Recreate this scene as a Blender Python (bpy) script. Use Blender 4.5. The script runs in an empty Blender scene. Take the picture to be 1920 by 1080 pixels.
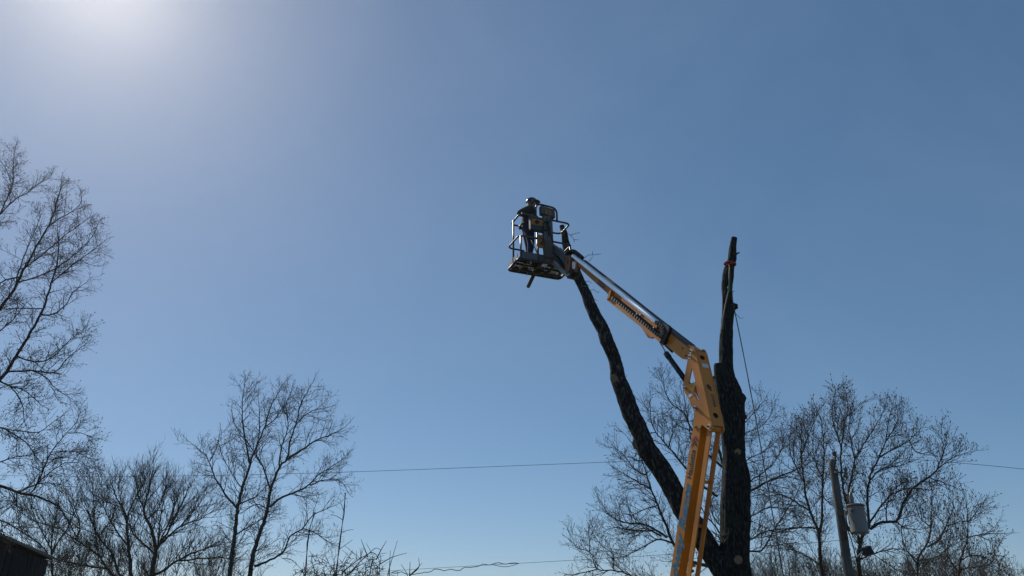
import bpy, bmesh, math, random
import numpy as np
from mathutils import Vector, Matrix, noise
from mathutils.geometry import tessellate_polygon

sc = bpy.context.scene
COL = sc.collection

# ------------------------------------------------------------------ camera
F = 1400.0                      # focal length in pixels of a 1920 px wide frame
PITCH = math.radians(24)
CAM = Vector((0, 0, 1.6))
cd = bpy.data.cameras.new('camera')
cam = bpy.data.objects.new('camera', cd)
COL.objects.link(cam)
cam.location = CAM
cam.rotation_euler = (math.pi / 2 + PITCH, 0, 0)
cd.sensor_width = 36
cd.lens = F / 1920 * 36
cd.clip_end = 3000
sc.camera = cam
CR = Vector((1, 0, 0))
CU = Vector((0, -math.sin(PITCH), math.cos(PITCH)))
CF = Vector((0, math.cos(PITCH), math.sin(PITCH)))


def ray(x, y):
    return CR * ((x - 960) / F) + CU * ((540 - y) / F) + CF


def at(x, y, Y):
    r = ray(x, y)
    return CAM + r * (Y / r.y)


def ppm(p):
    """photo pixels per metre at a place"""
    return F / ((p - CAM).dot(CF))


def proj(p):
    d = p - CAM
    z = d.dot(CF)
    return 960 + F * d.dot(CR) / z, 540 - F * d.dot(CU) / z


# ------------------------------------------------------------------ sky and sun
SUN = ray(190, -75).normalized()
EL = math.asin(SUN.z)
AZ = math.atan2(SUN.x, SUN.y)
w = bpy.data.worlds.new('World')
sc.world = w
w.use_nodes = True
nt = w.node_tree
bg = nt.nodes['Background']
sk = nt.nodes.new('ShaderNodeTexSky')
sk.sky_type = 'NISHITA'
sk.sun_disc = False
sk.sun_elevation = EL
sk.sun_rotation = AZ
sk.air_density = 0.7
sk.dust_density = 0.24
sk.ozone_density = 6.5
gm = nt.nodes.new('ShaderNodeGamma')
gm.inputs['Gamma'].default_value = 0.65
hs = nt.nodes.new('ShaderNodeHueSaturation')
hs.inputs['Saturation'].default_value = 1.18
hs.inputs['Hue'].default_value = 0.495
nt.links.new(sk.outputs[0], gm.inputs['Color'])
nt.links.new(gm.outputs[0], hs.inputs['Color'])
# thin, uneven high haze: a few per cent of soft variation over the whole dome
wtc = nt.nodes.new('ShaderNodeTexCoord')
wn = nt.nodes.new('ShaderNodeTexNoise')
wn.inputs['Scale'].default_value = 3.2
wn.inputs['Detail'].default_value = 5
wn.inputs['Roughness'].default_value = .55
wn.inputs['Distortion'].default_value = .6
nt.links.new(wtc.outputs['Generated'], wn.inputs['Vector'])
wr = nt.nodes.new('ShaderNodeMapRange')
wr.inputs['From Min'].default_value = .35
wr.inputs['From Max'].default_value = .7
wr.inputs['To Min'].default_value = 0
wr.inputs['To Max'].default_value = .075
nt.links.new(wn.outputs['Fac'], wr.inputs['Value'])
wm = nt.nodes.new('ShaderNodeMix')
wm.data_type = 'RGBA'
nt.links.new(wr.outputs[0], wm.inputs['Factor'])
nt.links.new(hs.outputs[0], wm.inputs['A'])
wm.inputs['B'].default_value = (2.4, 3.1, 3.9, 1)
nt.links.new(wm.outputs['Result'], bg.inputs[0])
bg.inputs[1].default_value = 0.15
sd = bpy.data.lights.new('sun', 'SUN')
sd.energy = 3.6
sd.angle = math.radians(0.53)
sd.color = (1.0, 0.93, 0.82)
sun = bpy.data.objects.new('sun', sd)
COL.objects.link(sun)
sun.location = SUN * 60
sun.rotation_euler = SUN.to_track_quat('Z', 'Y').to_euler()
sc.view_settings.view_transform = 'Standard'
sc.view_settings.look = 'None'
sc.view_settings.gamma = 1
sc.view_settings.exposure = 0.1
sc.view_settings.use_curve_mapping = False


# ------------------------------------------------------------------ materials
def mat(name, c1, c2=None, rough=.7, metal=0., scale=6., bump=0., stretch=(1, 1, 1), lo=.35, hi=.65, c3=None, spec=.5, detail=6.):
    m = bpy.data.materials.new(name)
    m.use_nodes = True
    t = m.node_tree
    b = t.nodes['Principled BSDF']
    b.inputs['Roughness'].default_value = rough
    b.inputs['Metallic'].default_value = metal
    b.inputs['Specular IOR Level'].default_value = spec
    if c2 is None:
        c2 = tuple(x * .8 for x in c1)
    tc = t.nodes.new('ShaderNodeTexCoord')
    mp = t.nodes.new('ShaderNodeMapping')
    mp.inputs['Scale'].default_value = stretch
    t.links.new(tc.outputs['Object'], mp.inputs['Vector'])
    n = t.nodes.new('ShaderNodeTexNoise')
    n.inputs['Scale'].default_value = scale
    n.inputs['Detail'].default_value = detail
    n.inputs['Roughness'].default_value = .65
    t.links.new(mp.outputs[0], n.inputs['Vector'])
    r = t.nodes.new('ShaderNodeValToRGB')
    r.color_ramp.elements[0].position = lo
    r.color_ramp.elements[1].position = hi
    r.color_ramp.elements[0].color = (*c1, 1)
    r.color_ramp.elements[1].color = (*c2, 1)
    t.links.new(n.outputs['Fac'], r.inputs['Fac'])
    out = r.outputs['Color']
    if c3 is not None:
        n2 = t.nodes.new('ShaderNodeTexNoise')
        n2.inputs['Scale'].default_value = scale * .37
        n2.inputs['Detail'].default_value = 4
        t.links.new(tc.outputs['Object'], n2.inputs['Vector'])
        r2 = t.nodes.new('ShaderNodeValToRGB')
        r2.color_ramp.elements[0].position = .5
        r2.color_ramp.elements[1].position = .66
        t.links.new(n2.outputs['Fac'], r2.inputs['Fac'])
        mx = t.nodes.new('ShaderNodeMix')
        mx.data_type = 'RGBA'
        t.links.new(r2.outputs['Color'], mx.inputs['Factor'])
        t.links.new(out, mx.inputs['A'])
        mx.inputs['B'].default_value = (*c3, 1)
        out = mx.outputs['Result']
    t.links.new(out, b.inputs['Base Color'])
    if bump:
        bp = t.nodes.new('ShaderNodeBump')
        bp.inputs['Strength'].default_value = bump
        bp.inputs['Distance'].default_value = .03
        t.links.new(n.outputs['Fac'], bp.inputs['Height'])
        t.links.new(bp.outputs[0], b.inputs['Normal'])
    return m


M = {
    'bark': mat('furrowed_bark', (.009, .010, .012), (.08, .076, .066), .95, scale=9, bump=1., stretch=(3, 3, .7), lo=.48, hi=.72, c3=(.022, .032, .022), spec=.15),
    'bark_pale': mat('patchy_bark', (.011, .0115, .013), (.13, .12, .105), .95, scale=8, bump=1., stretch=(2.2, 2.2, .7), lo=.5, hi=.7, spec=.15),
    'twig': mat('twig_bark', (.035, .033, .03), (.07, .065, .055), .9, scale=3, spec=.2),
    'twig_brown': mat('brown_twig_bark', (.04, .033, .028), (.08, .066, .052), .9, scale=3, spec=.2),
    'brush': mat('grey_brush_bark', (.07, .066, .06), (.12, .11, .10), .9, scale=1.5, spec=.1),
    'bud': mat('bud_scales', (.075, .05, .03), (.12, .085, .05), .8, scale=20, spec=.2),
    'wood': mat('fresh_cut_wood', (.24, .18, .115), (.15, .11, .065), .8, scale=14, stretch=(1, 1, 3)),
    'orange': mat('orange_paint', (.68, .265, .05), (.60, .23, .045), .42, scale=2.2, c3=(.40, .155, .045), spec=.25),
    'orange_deep': mat('orange_shade_and_stain', (.58, .20, .012), (.52, .175, .01), .45, scale=2.2, c3=(.42, .14, .015), spec=.25),  # darker copy of the orange; paints in the shade on the riser's back
    'steel': mat('grey_painted_steel', (.115, .12, .12), (.075, .08, .08), .5, scale=7, metal=.2),
    'steel_light': mat('bare_aluminium', (.62, .64, .66), (.5, .52, .54), .28, scale=5, metal=.75),
    'rail_metal': mat('satin_aluminium_rail', (.95, .95, .94), (.92, .92, .92), .46, scale=12, metal=1.),
    'orange_faded': mat('faded_orange_plate', (.40, .19, .05), (.30, .15, .045), .6, scale=14, spec=.2),
    'orange_dirty': mat('grimy_orange_paint', (.30, .13, .05), (.16, .09, .05), .6, scale=9, spec=.2, c3=(.10, .075, .055)),
    'zinc': mat('white_rail', (.80, .81, .82), (.70, .71, .72), .35, scale=8, metal=.1),
    'dark': mat('dark_grey_cover', (.085, .075, .065), (.12, .105, .09), .7, scale=4, spec=.15),
    'black': mat('black_rubber', (.012, .013, .016), (.022, .022, .025), .55, scale=8, spec=.25),
    'navy': mat('dark_blue_paint', (.018, .026, .045), (.03, .04, .06), .4, scale=6),
    'chain': mat('grey_chain_plastic', (.15, .15, .15), (.10, .10, .10), .5, scale=20),
    'floor': mat('basket_floor_metal', (.09, .09, .085), (.05, .05, .045), .6, scale=10, metal=.3),
    'sticker': mat('white_sticker', (.7, .7, .68), (.6, .6, .58), .5, scale=20),
    'blue': mat('blue_lettering', (.03, .17, .28), (.035, .19, .30), .5, scale=10),
    'ink': mat('black_lettering', (.02, .018, .018), (.03, .025, .025), .5, scale=10),
    'red': mat('red_lettering', (.36, .03, .06), (.3, .03, .05), .5, scale=10),
    'sling': mat('orange_webbing', (.36, .06, .025), (.24, .04, .02), .8, scale=20),
    'rope': mat('pale_rope', (.42, .38, .28), (.3, .27, .2), .9, scale=60),
    'rope_dark': mat('dark_rope', (.03, .035, .05), (.05, .055, .07), .8, scale=60),
    'green': mat('green_cord', (.03, .28, .08), (.02, .2, .06), .8, scale=30),
    'pole': mat('weathered_pole_wood', (.06, .06, .058), (.14, .138, .13), .95, scale=4, bump=.5, stretch=(6, 6, .35), c3=(.09, .08, .07)),
    'tank': mat('grey_tank_paint', (.175, .18, .18), (.15, .155, .155), .5, scale=3, c3=(.13, .135, .135)),
    'ceramic': mat('grey_porcelain', (.16, .17, .17), (.12, .13, .13), .3, scale=6),
    'wire': mat('dull_wire', (.05, .055, .065), (.07, .075, .08), .6, scale=5),
    'board': mat('weathered_black_board', (.018, .018, .024), (.03, .03, .034), .9, scale=3, stretch=(8, 8, .5), spec=.05),
    'board2': mat('weathered_dark_board', (.03, .03, .036), (.042, .04, .042), .9, scale=3, stretch=(8, 8, .5), spec=.05),
    'tin': mat('dull_roof_tin', (.025, .025, .03), (.04, .04, .042), .6, scale=3, metal=.3),
    'ground': mat('dry_spring_grass', (.055, .065, .03), (.13, .11, .065), .95, scale=.6, bump=.5, c3=(.08, .065, .045), spec=.1),
    'shirt': mat('grey_work_shirt', (.04, .046, .046), (.026, .032, .032), .9, scale=14, bump=.3),
    'trouser': mat('navy_trousers', (.012, .017, .055), (.017, .023, .07), .9, scale=14, bump=.3),
    'skin': mat('skin', (.32, .18, .12), (.28, .15, .1), .6, scale=20),
    'helmet': mat('dark_helmet_shell', (.02, .04, .035), (.025, .05, .045), .22, scale=5),
    'muff': mat('pale_ear_cup', (.55, .56, .52), (.45, .46, .42), .35, scale=9),
    'boot': mat('dark_boot_leather', (.03, .024, .02), (.045, .035, .03), .6, scale=10),
}


# ------------------------------------------------------------------ mesh helpers
def link(name, me, m, parent=None, smooth=False):
    o = bpy.data.objects.new(name, me)
    COL.objects.link(o)
    if m is not None:
        me.materials.clear()
        me.materials.append(m)
    if smooth:
        me.polygons.foreach_set('use_smooth', np.ones(len(me.polygons), dtype=bool))
    if parent is not None:
        adopt(o, parent)
    return o


def adopt(o, parent):
    o.parent = parent
    p, base = parent, Vector((0, 0, 0))
    while p is not None:
        base += p.location
        p = p.parent
    if parent.type == 'MESH' and parent.location.length == 0 and parent.parent is not None:
        o.matrix_parent_inverse = Matrix.Identity(4)
    else:
        o.matrix_parent_inverse = Matrix.Translation(-base)


def thing(name, label, cat, loc, group=None):
    o = bpy.data.objects.new(name, None)
    COL.objects.link(o)
    o.location = loc
    o.empty_display_size = .3
    return tag(o, label, cat, group)


def tag(o, label, cat, group=None):
    o['label'] = label
    o['category'] = cat
    if group:
        o['group'] = group
    return o


def raw(name, V, Fc, m, parent=None, smooth=False):
    me = bpy.data.meshes.new(name)
    me.from_pydata([tuple(v) for v in V], [], Fc)
    me.update()
    return link(name, me, m, parent, smooth)


def bmobj(name, bm, m, parent=None, smooth=False):
    bmesh.ops.recalc_face_normals(bm, faces=bm.faces)
    me = bpy.data.meshes.new(name)
    bm.to_mesh(me)
    bm.free()
    return link(name, me, m, parent, smooth)


def add_hex(bm, c):
    vs = [bm.verts.new(p) for p in c]
    for f in ((0, 1, 2, 3), (7, 6, 5, 4), (0, 4, 5, 1), (1, 5, 6, 2), (2, 6, 7, 3), (3, 7, 4, 0)):
        bm.faces.new([vs[i] for i in f])
    return vs


def add_box(bm, o, ax, ay, az):
    """box from corner o along three edge vectors"""
    return add_hex(bm, [o, o + ax, o + ax + ay, o + ay, o + az, o + ax + az, o + ax + ay + az, o + ay + az])


def box(name, o, ax, ay, az, m, parent=None, bev=0.):
    bm = bmesh.new()
    add_box(bm, o, ax, ay, az)
    if bev:
        bmesh.ops.bevel(bm, geom=list(bm.edges), offset=bev, segments=1, affect='EDGES')
    return bmobj(name, bm, m, parent)


def tubes(name, paths, k, m, parent=None, smooth=True, cap=True):
    """many tapering tubes as one mesh; paths = [(points, radii)]"""
    P = np.concatenate([np.asarray(p, dtype=np.float64) for p, r in paths])
    R = np.concatenate([np.asarray(r, dtype=np.float64) for p, r in paths])
    n = np.array([len(p) for p, r in paths])
    last = np.cumsum(n) - 1
    first = last - n + 1
    nxt = np.arange(len(P)) + 1
    nxt[last] = last
    prv = np.arange(len(P)) - 1
    prv[first] = first
    T = P[nxt] - P[prv]
    T /= np.linalg.norm(T, axis=1, keepdims=True) + 1e-12
    md = P[last] - P[first]
    md /= np.linalg.norm(md, axis=1, keepdims=True) + 1e-12
    refp = np.where(np.abs(md[:, 2:3]) > .75, np.array([[.96, .28, 0]]), np.array([[0, .1, 1.]]))
    ref = np.repeat(refp, n, axis=0)
    N = np.cross(T, ref)
    N /= np.linalg.norm(N, axis=1, keepdims=True) + 1e-12
    B = np.cross(T, N)
    a = np.arange(k) * 2 * math.pi / k
    V = P[:, None, :] + R[:, None, None] * (np.cos(a)[None, :, None] * N[:, None, :] + np.sin(a)[None, :, None] * B[:, None, :])
    V = V.reshape(-1, 3)
    seg = np.ones(len(P), bool)
    seg[last] = False
    i = np.nonzero(seg)[0]
    j = np.arange(k)
    q = np.stack([(i[:, None] * k + j), (i[:, None] * k + (j + 1) % k), ((i[:, None] + 1) * k + (j + 1) % k), ((i[:, None] + 1) * k + j)], axis=-1).reshape(-1, 4)
    loops = q.ravel()
    tot = np.full(len(q), 4)
    if cap:
        c1 = (first[:, None] * k + j[::-1]).ravel()
        c2 = (last[:, None] * k + j).ravel()
        loops = np.concatenate([loops, c1, c2])
        tot = np.concatenate([tot, np.full(2 * len(n), k)])
    return fastmesh(name, V, loops, tot, m, parent, smooth)


def fastmesh(name, V, loops, tot, m, parent=None, smooth=True):
    me = bpy.data.meshes.new(name)
    me.vertices.add(len(V))
    me.vertices.foreach_set('co', np.ascontiguousarray(V, dtype=np.float32).ravel())
    me.loops.add(len(loops))
    me.loops.foreach_set('vertex_index', np.ascontiguousarray(loops, dtype=np.int32))
    me.polygons.add(len(tot))
    st = np.concatenate([[0], np.cumsum(tot)[:-1]]).astype(np.int32)
    me.polygons.foreach_set('loop_start', st)
    me.update(calc_edges=True)
    return link(name, me, m, parent, smooth)


def fillet(pts, r, n=5, closed=False):
    pts = [Vector(p) for p in pts]
    out = []
    L = len(pts)
    for i, p in enumerate(pts):
        if not closed and i in (0, L - 1):
            out.append(p)
            continue
        a, b = pts[i - 1], pts[(i + 1) % L]
        da, db = a - p, b - p
        ra = min(r, da.length * .45, db.length * .45)
        s, e = p + da.normalized() * ra, p + db.normalized() * ra
        for t in range(n + 1):
            t /= n
            out.append(s * (1 - t) ** 2 + p * 2 * t * (1 - t) + e * t * t)
    if closed:
        out.append(out[0].copy())
    return out


def pipe(name, pts, r, m, parent=None, fil=0., k=8, closed=False):
    if fil:
        pts = fillet(pts, fil, closed=closed)
    return tubes(name, [([tuple(p) for p in pts], [r] * len(pts))], k, m, parent)


def prism(name, outer, holes, z, m, parent=None):
    """flat plate: outline + holes (3-D points on one plane), thickness vector z"""
    loops = [[Vector(p) for p in outer]] + [[Vector(p) for p in h] for h in holes]
    flat = [p for l in loops for p in l]
    tri = tessellate_polygon(loops)
    n = len(flat)
    V = flat + [p + z for p in flat]
    Fc = [tuple(t) for t in tri] + [tuple(i + n for i in reversed(t)) for t in tri]
    o = 0
    for l in loops:
        k = len(l)
        for i in range(k):
            Fc.append((o + i, o + (i + 1) % k, n + o + (i + 1) % k, n + o + i))
        o += k
    bm = bmesh.new()
    vs = [bm.verts.new(v) for v in V]
    for f in Fc:
        try:
            bm.faces.new([vs[i] for i in f])
        except ValueError:
            pass
    return bmobj(name, bm, m, parent)


def disc(name, c, nrm, r, t, m, parent=None, k=16, sx=1.):
    q = Vector(nrm).normalized().to_track_quat('Z', 'Y').to_matrix()
    pts = [c + q @ Vector((math.cos(a) * r * sx, math.sin(a) * r, 0)) for a in [2 * math.pi * i / k for i in range(k)]]
    return prism(name, pts, [], Vector(nrm).normalized() * t, m, parent)


def text(name, body, org, xd, yd, size, m, parent=None, shear=0., bold=0., sx=1.):
    cu = bpy.data.curves.new('lettering', 'FONT')
    cu.body = body
    cu.size = 1
    cu.shear = shear
    cu.offset = bold
    cu.resolution_u = 3
    o = bpy.data.objects.new('lettering', cu)
    COL.objects.link(o)
    dg = bpy.context.evaluated_depsgraph_get()
    me = bpy.data.meshes.new_from_object(o.evaluated_get(dg))
    bpy.data.objects.remove(o)
    bpy.data.curves.remove(cu)
    x, y = Vector(xd).normalized(), Vector(yd).normalized()
    z = x.cross(y)
    mw = Matrix.Translation(org) @ Matrix((x, y, z)).transposed().to_4x4() @ Matrix.Diagonal((size * sx, size, size, 1))
    me.transform(mw)
    me.name = name
    return link(name, me, m, parent)


def lathe(name, prof, base, axis, m, parent=None, k=20, smooth=True):
    q = Vector(axis).normalized().to_track_quat('Z', 'Y').to_matrix()
    V, Fc = [], []
    for r, h in prof:
        for i in range(k):
            a = 2 * math.pi * i / k
            V.append(base + q @ Vector((r * math.cos(a), r * math.sin(a), h)))
    for s in range(len(prof) - 1):
        for i in range(k):
            Fc.append((s * k + i, s * k + (i + 1) % k, (s + 1) * k + (i + 1) % k, (s + 1) * k + i))
    Fc.append(tuple(reversed(range(k))))
    Fc.append(tuple((len(prof) - 1) * k + i for i in range(k)))
    o = raw(name, V, Fc, m, parent, False)
    if smooth:
        me = o.data
        fl = np.ones(len(me.polygons), bool)
        fl[-2:] = False
        me.polygons.foreach_set('use_smooth', fl)
    return o


UP = Vector((0, 0, 1))

# ------------------------------------------------------------------ ground
g = raw('ground', [(-400, -200, 0), (400, -200, 0), (400, 700, 0), (-400, 700, 0)], [(0, 1, 2, 3)], M['ground'])
g['kind'] = 'structure'


# ------------------------------------------------------------------ trees
class Tree:
    def __init__(self, name, label, Y, seed, base_px, group='bare trees around the yard', m='twig', ground=True):
        self.rng = random.Random(seed)
        self.Y = Y
        self.m = m
        self.S = ppm(at(base_px[0], 950, Y))
        b = at(base_px[0], base_px[1], Y)
        self.base = Vector((b.x, b.y, 0))
        self.root = thing(name, label, 'tree', self.base, group)
        self.nodes = []            # (px, py, Y)
        self.limbs = []            # (pts3, radii, part name)
        self.twigs = []
        self.fine = []
        self.buds = []

    def limb(self, px, r0, r1, part='limb', down=False, spread=.45, start3=None):
        rng = self.rng
        # smooth curve through the traced points
        P = [Vector((a, b)) for a, b in px]
        pts = []
        for i in range(len(P) - 1):
            p0, p1, p2, p3 = P[max(i - 1, 0)], P[i], P[i + 1], P[min(i + 2, len(P) - 1)]
            n = max(2, int((p2 - p1).length / 7))
            for t in range(n):
                t /= n
                pts.append(.5 * ((2 * p1) + (p2 - p0) * t + (2 * p0 - 5 * p1 + 4 * p2 - p3) * t * t + (-p0 + 3 * p1 - 3 * p2 + p3) * t ** 3))
        pts.append(P[-1])
        length = sum((pts[i + 1] - pts[i]).length for i in range(len(pts) - 1))
        y0 = self.Y
        if self.nodes:
            y0 = min(self.nodes, key=lambda q: (q[0] - pts[0].x) ** 2 + (q[1] - pts[0].y) ** 2)[2]
        dd = rng.uniform(-spread, spread) * length / self.S
        if part == 'trunk':
            dd *= .2
        out, rad = [], []
        n = len(pts)
        for i, p in enumerate(pts):
            s = i / max(1, n - 1)
            j = .9 if 0 < i < n - 1 else 0
            yy = y0 + dd * s + rng.uniform(-.03, .03)
            self.nodes.append((p.x, p.y, yy))
            out.append(at(p.x + rng.uniform(-j, j), p.y + rng.uniform(-j, j), yy))
            rad.append((r0 * (1 - s) + r1 * s) * .86 / self.S)
        if start3 is not None:
            a = Vector(start3)
            b = out[0]
            pre = [a + (b - a) * t + UP * (-.12 * (b - a).length * math.sin(math.pi * t)) * .6 for t in (0, .25, .5, .75)]
            out = pre + out
            rad = [rad[0] * q for q in (1.35, 1.25, 1.15, 1.05)] + rad
        if down:
            g0 = Vector((self.base.x, self.base.y, -.1))
            b = out[0]
            pre = [g0.lerp(b, t) for t in (0, .1, .3, .55, .8)]
            out = pre + out
            rad = [rad[0] * q for q in (1.7, 1.35, 1.2, 1.12, 1.05)] + rad
        self.limbs.append((out, rad, part))
        return len(self.limbs) - 1

    def sprout(self, p, d, L, r, lv, prm):
        rng = self.rng
        n = max(3, min(7, int(L * self.S / 5)))
        step = L / n
        pts, rad = [p], [r]
        trop = prm['trop'] * (1 if lv < 2 else 1.3)
        wob = prm['wob']
        for i in range(n):
            d = Vector((d.x + rng.gauss(0, wob), d.y + rng.gauss(0, wob), d.z + rng.gauss(0, wob) + trop / n))
            d.normalize()
            p = p + d * step
            pts.append(p)
            rad.append(r * (1 - .62 * (i + 1) / n))
        (self.twigs if lv < 2 else self.fine).append((pts, rad))
        if rng.random() < prm['bud'] and lv >= 1:
            self.buds.append((p, d, rng.uniform(.7, 1.4)))
        if lv >= prm['levels']:
            return
        k = L * self.S / prm['sp'][lv]
        k = int(k) + (1 if rng.random() < k - int(k) else 0)
        for c in range(k):
            s = .15 + .85 * (c + rng.random()) / k
            x = min(n - 1, int(s * n))
            f = s * n - x
            q = pts[x].lerp(pts[x + 1], min(1, f))
            t = (pts[x + 1] - pts[x]).normalized()
            nd = self.branch_dir(t, prm)
            nl = prm['len'][lv] * rng.uniform(.55, 1.3) * (1 - .45 * s) / self.S
            self.sprout(q, nd, min(nl, L * .8), max(prm['rmin'] / self.S, rad[x] * .62), lv + 1, prm)

    def branch_dir(self, t, prm):
        rng = self.rng
        a = math.radians(rng.uniform(*prm['ang']))
        ax = t.orthogonal().normalized()
        ax.rotate(Matrix.Rotation(rng.uniform(0, 2 * math.pi), 3, t))
        return (t * math.cos(a) + ax * math.sin(a)).normalized()

    def fill(self, prm, skip=()):
        rng = self.rng
        for li, (pts, rad, part) in enumerate(self.limbs):
            if li in skip:
                continue
            L = sum((pts[i + 1] - pts[i]).length for i in range(len(pts) - 1))
            acc, nxt = 0., prm['sp0'] / self.S * rng.random()
            for i in range(len(pts) - 1):
                dl = (pts[i + 1] - pts[i]).length
                while nxt <= acc + dl:
                    f = (nxt - acc) / dl
                    s = nxt / L
                    q = pts[i].lerp(pts[i + 1], f)
                    py = proj(q)[1]
                    if s > prm.get('from', .1) and py < 1130:
                        t = (pts[i + 1] - pts[i]).normalized()
                        d = self.branch_dir(t, prm)
                        ln = prm['len0'] * rng.uniform(.45, 1.25) * (1 - .5 * s) / self.S
                        self.sprout(q, d, ln, min(rad[i] * .6, prm['r1'] / self.S), 0, prm)
                    nxt += prm['sp0'] / self.S * rng.uniform(.5, 1.5)
                acc += dl
            # the limb's own tip carries on as a twig
            t = (pts[-1] - pts[-2]).normalized()
            self.sprout(pts[-1], t, prm['len'][0] * .8 / self.S, rad[-1], 1, prm)

    def build(self, budsize=1.5):
        for pts, rad, part in self.limbs:
            tubes(part, [(pts, rad)], 7 if part == 'trunk' else 6, M[self.m], self.root)
        if self.twigs:
            o = tubes('branches', self.twigs, 4, M[self.m], self.root, cap=False)
            o['kind'] = 'stuff'
        if self.fine:
            o = tubes('crown', self.fine, 3, M[self.m], self.root, cap=False)
            o['kind'] = 'stuff'
        if self.buds:
            n = len(self.buds)
            V = np.zeros((n, 6, 3))
            for i, (p, d, s) in enumerate(self.buds):
                a = d.orthogonal().normalized()
                b = d.cross(a)
                h = 1.5 * budsize * s / self.S
                wd = .62 * budsize * s / self.S
                c = p + d * h * .6
                V[i] = [p - d * h * .2, c + a * wd, c + b * wd, c - a * wd, c - b * wd, p + d * h * 1.9]
            fa = np.array([[0, 2, 1], [0, 3, 2], [0, 4, 3], [0, 1, 4], [5, 1, 2], [5, 2, 3], [5, 3, 4], [5, 4, 1]])
            lo = (fa[None] + (np.arange(n) * 6)[:, None, None]).ravel()
            o = fastmesh('buds', V.reshape(-1, 3), lo, np.full(n * 8, 3), M['bud'], self.root)
            o['kind'] = 'stuff'
        return self.root


def prm(**k):
    d = dict(sp0=11, len0=75, len=(38, 22, 12), sp=(9, 7, 7), levels=2, ang=(28, 62), trop=.5, wob=.085, bud=.35, rmin=.42, r1=1.5)
    d.update(k)
    return d


# --- the big tree that leans in from the left edge
t = Tree('leaning_tree', 'tall bare tree reaching in from the left edge, nearest of the trees', 14, 3, (-330, 1080))
tr = [(-300, 1200), (-300, 1000), (-290, 800), (-270, 600), (-230, 420), (-190, 260), (-170, 150)]
t.limb(tr, 22, 6, 'trunk', down=True)


def trunkpt(y):
    i = min(t.nodes, key=lambda q: abs(q[1] - y))
    return at(i[0], i[1], i[2])


L_ = t.limb
for px, r0, r1, ty in [
    ([(-60, 480), (0, 401), (7, 385), (19, 359), (25, 332), (25, 303), (29, 275)], 2.6, .7, 620),
    ([(-90, 700), (0, 579), (22, 550), (38, 519), (53, 491), (72, 455), (91, 424), (101, 400), (106, 378), (114, 356), (115, 342)], 5, .8, 830),
    ([(-70, 800), (0, 712), (12, 697), (29, 668), (48, 640), (67, 606), (82, 577), (91, 548), (103, 510), (110, 470), (108, 440)], 5, 1, 900),
    ([(-70, 800), (0, 801), (19, 810), (48, 829), (63, 848), (72, 862)], 3, .8, 850),
    ([(-90, 895), (0, 911), (31, 923), (58, 928), (84, 937), (108, 949), (125, 973), (140, 1000)], 5, .9, 930),
]:
    L_(px, r0, r1, start3=trunkpt(ty), spread=.3)
for px, r0, r1 in [
    ([(0, 402), (24, 378), (48, 363), (72, 344), (91, 335), (98, 324)], 1.7, .6),
    ([(22, 345), (12, 318), (0, 300)], 1.2, .6),
    ([(91, 424), (115, 407), (135, 397), (152, 380), (153, 370)], 1.5, .6),
    ([(50, 500), (75, 481), (103, 457), (125, 438), (154, 419), (164, 411)], 1.8, .6),
    ([(30, 530), (67, 520), (96, 508), (125, 489), (154, 465), (173, 443), (187, 415)], 1.9, .6),
    ([(98, 530), (108, 520), (144, 491), (168, 474), (190, 456)], 1.5, .6),
    ([(30, 530), (38, 500), (55, 457), (72, 416), (79, 398)], 1.5, .6),
    ([(38, 519), (18, 523), (-10, 535)], 2, 1.2),
    ([(77, 590), (101, 589), (125, 570), (137, 548), (157, 533)], 2, .6),
    ([(79, 579), (40, 578), (5, 579)], 1.4, .8),
    ([(29, 668), (65, 678), (96, 671), (125, 644), (154, 620), (163, 609)], 2.0, .6),
    ([(14, 697), (60, 695), (103, 697), (125, 673), (155, 649)], 2.2, .6),
    ([(60, 695), (89, 709), (99, 724), (130, 745)], 1.6, .6),
    ([(0, 714), (19, 724), (48, 733), (79, 760)], 2.2, .7),
    ([(19, 724), (34, 743), (43, 764), (46, 788)], 1.6, .7),
    ([(-10, 628), (0, 620), (24, 599), (48, 570)], 1.6, .7),
    ([(57, 925), (70, 906), (96, 848), (125, 812), (144, 791), (147, 776)], 2.0, .6),
    ([(36, 922), (67, 908), (89, 905), (106, 908), (133, 913)], 1.9, .6),
    ([(70, 906), (101, 880), (125, 868), (149, 868), (164, 880)], 1.4, .6),
    ([(97, 848), (135, 846), (170, 859)], 1.1, .5),
    ([(90, 862), (130, 858), (166, 875)], 1.1, .5),
    ([(128, 812), (149, 812), (174, 821)], 1.1, .5),
    ([(31, 925), (32, 954), (46, 966)], 1.6, .7),
    ([(14, 805), (70, 810), (96, 793), (118, 778)], 1.4, .6),
    ([(-10, 870), (0, 867), (24, 858), (60, 853)], 1.6, .6),
    ([(-30, 960), (0, 975), (30, 990), (60, 1010)], 2, .6),
]:
    L_(px, r0, r1)
t.fill(prm(sp0=8, len0=54, len=(29, 16, 10), sp=(7.2, 6, 6), trop=.25, ang=(30, 68), bud=.4, rmin=.3, r1=.75, wob=.075))
t.build(1.1)

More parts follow.
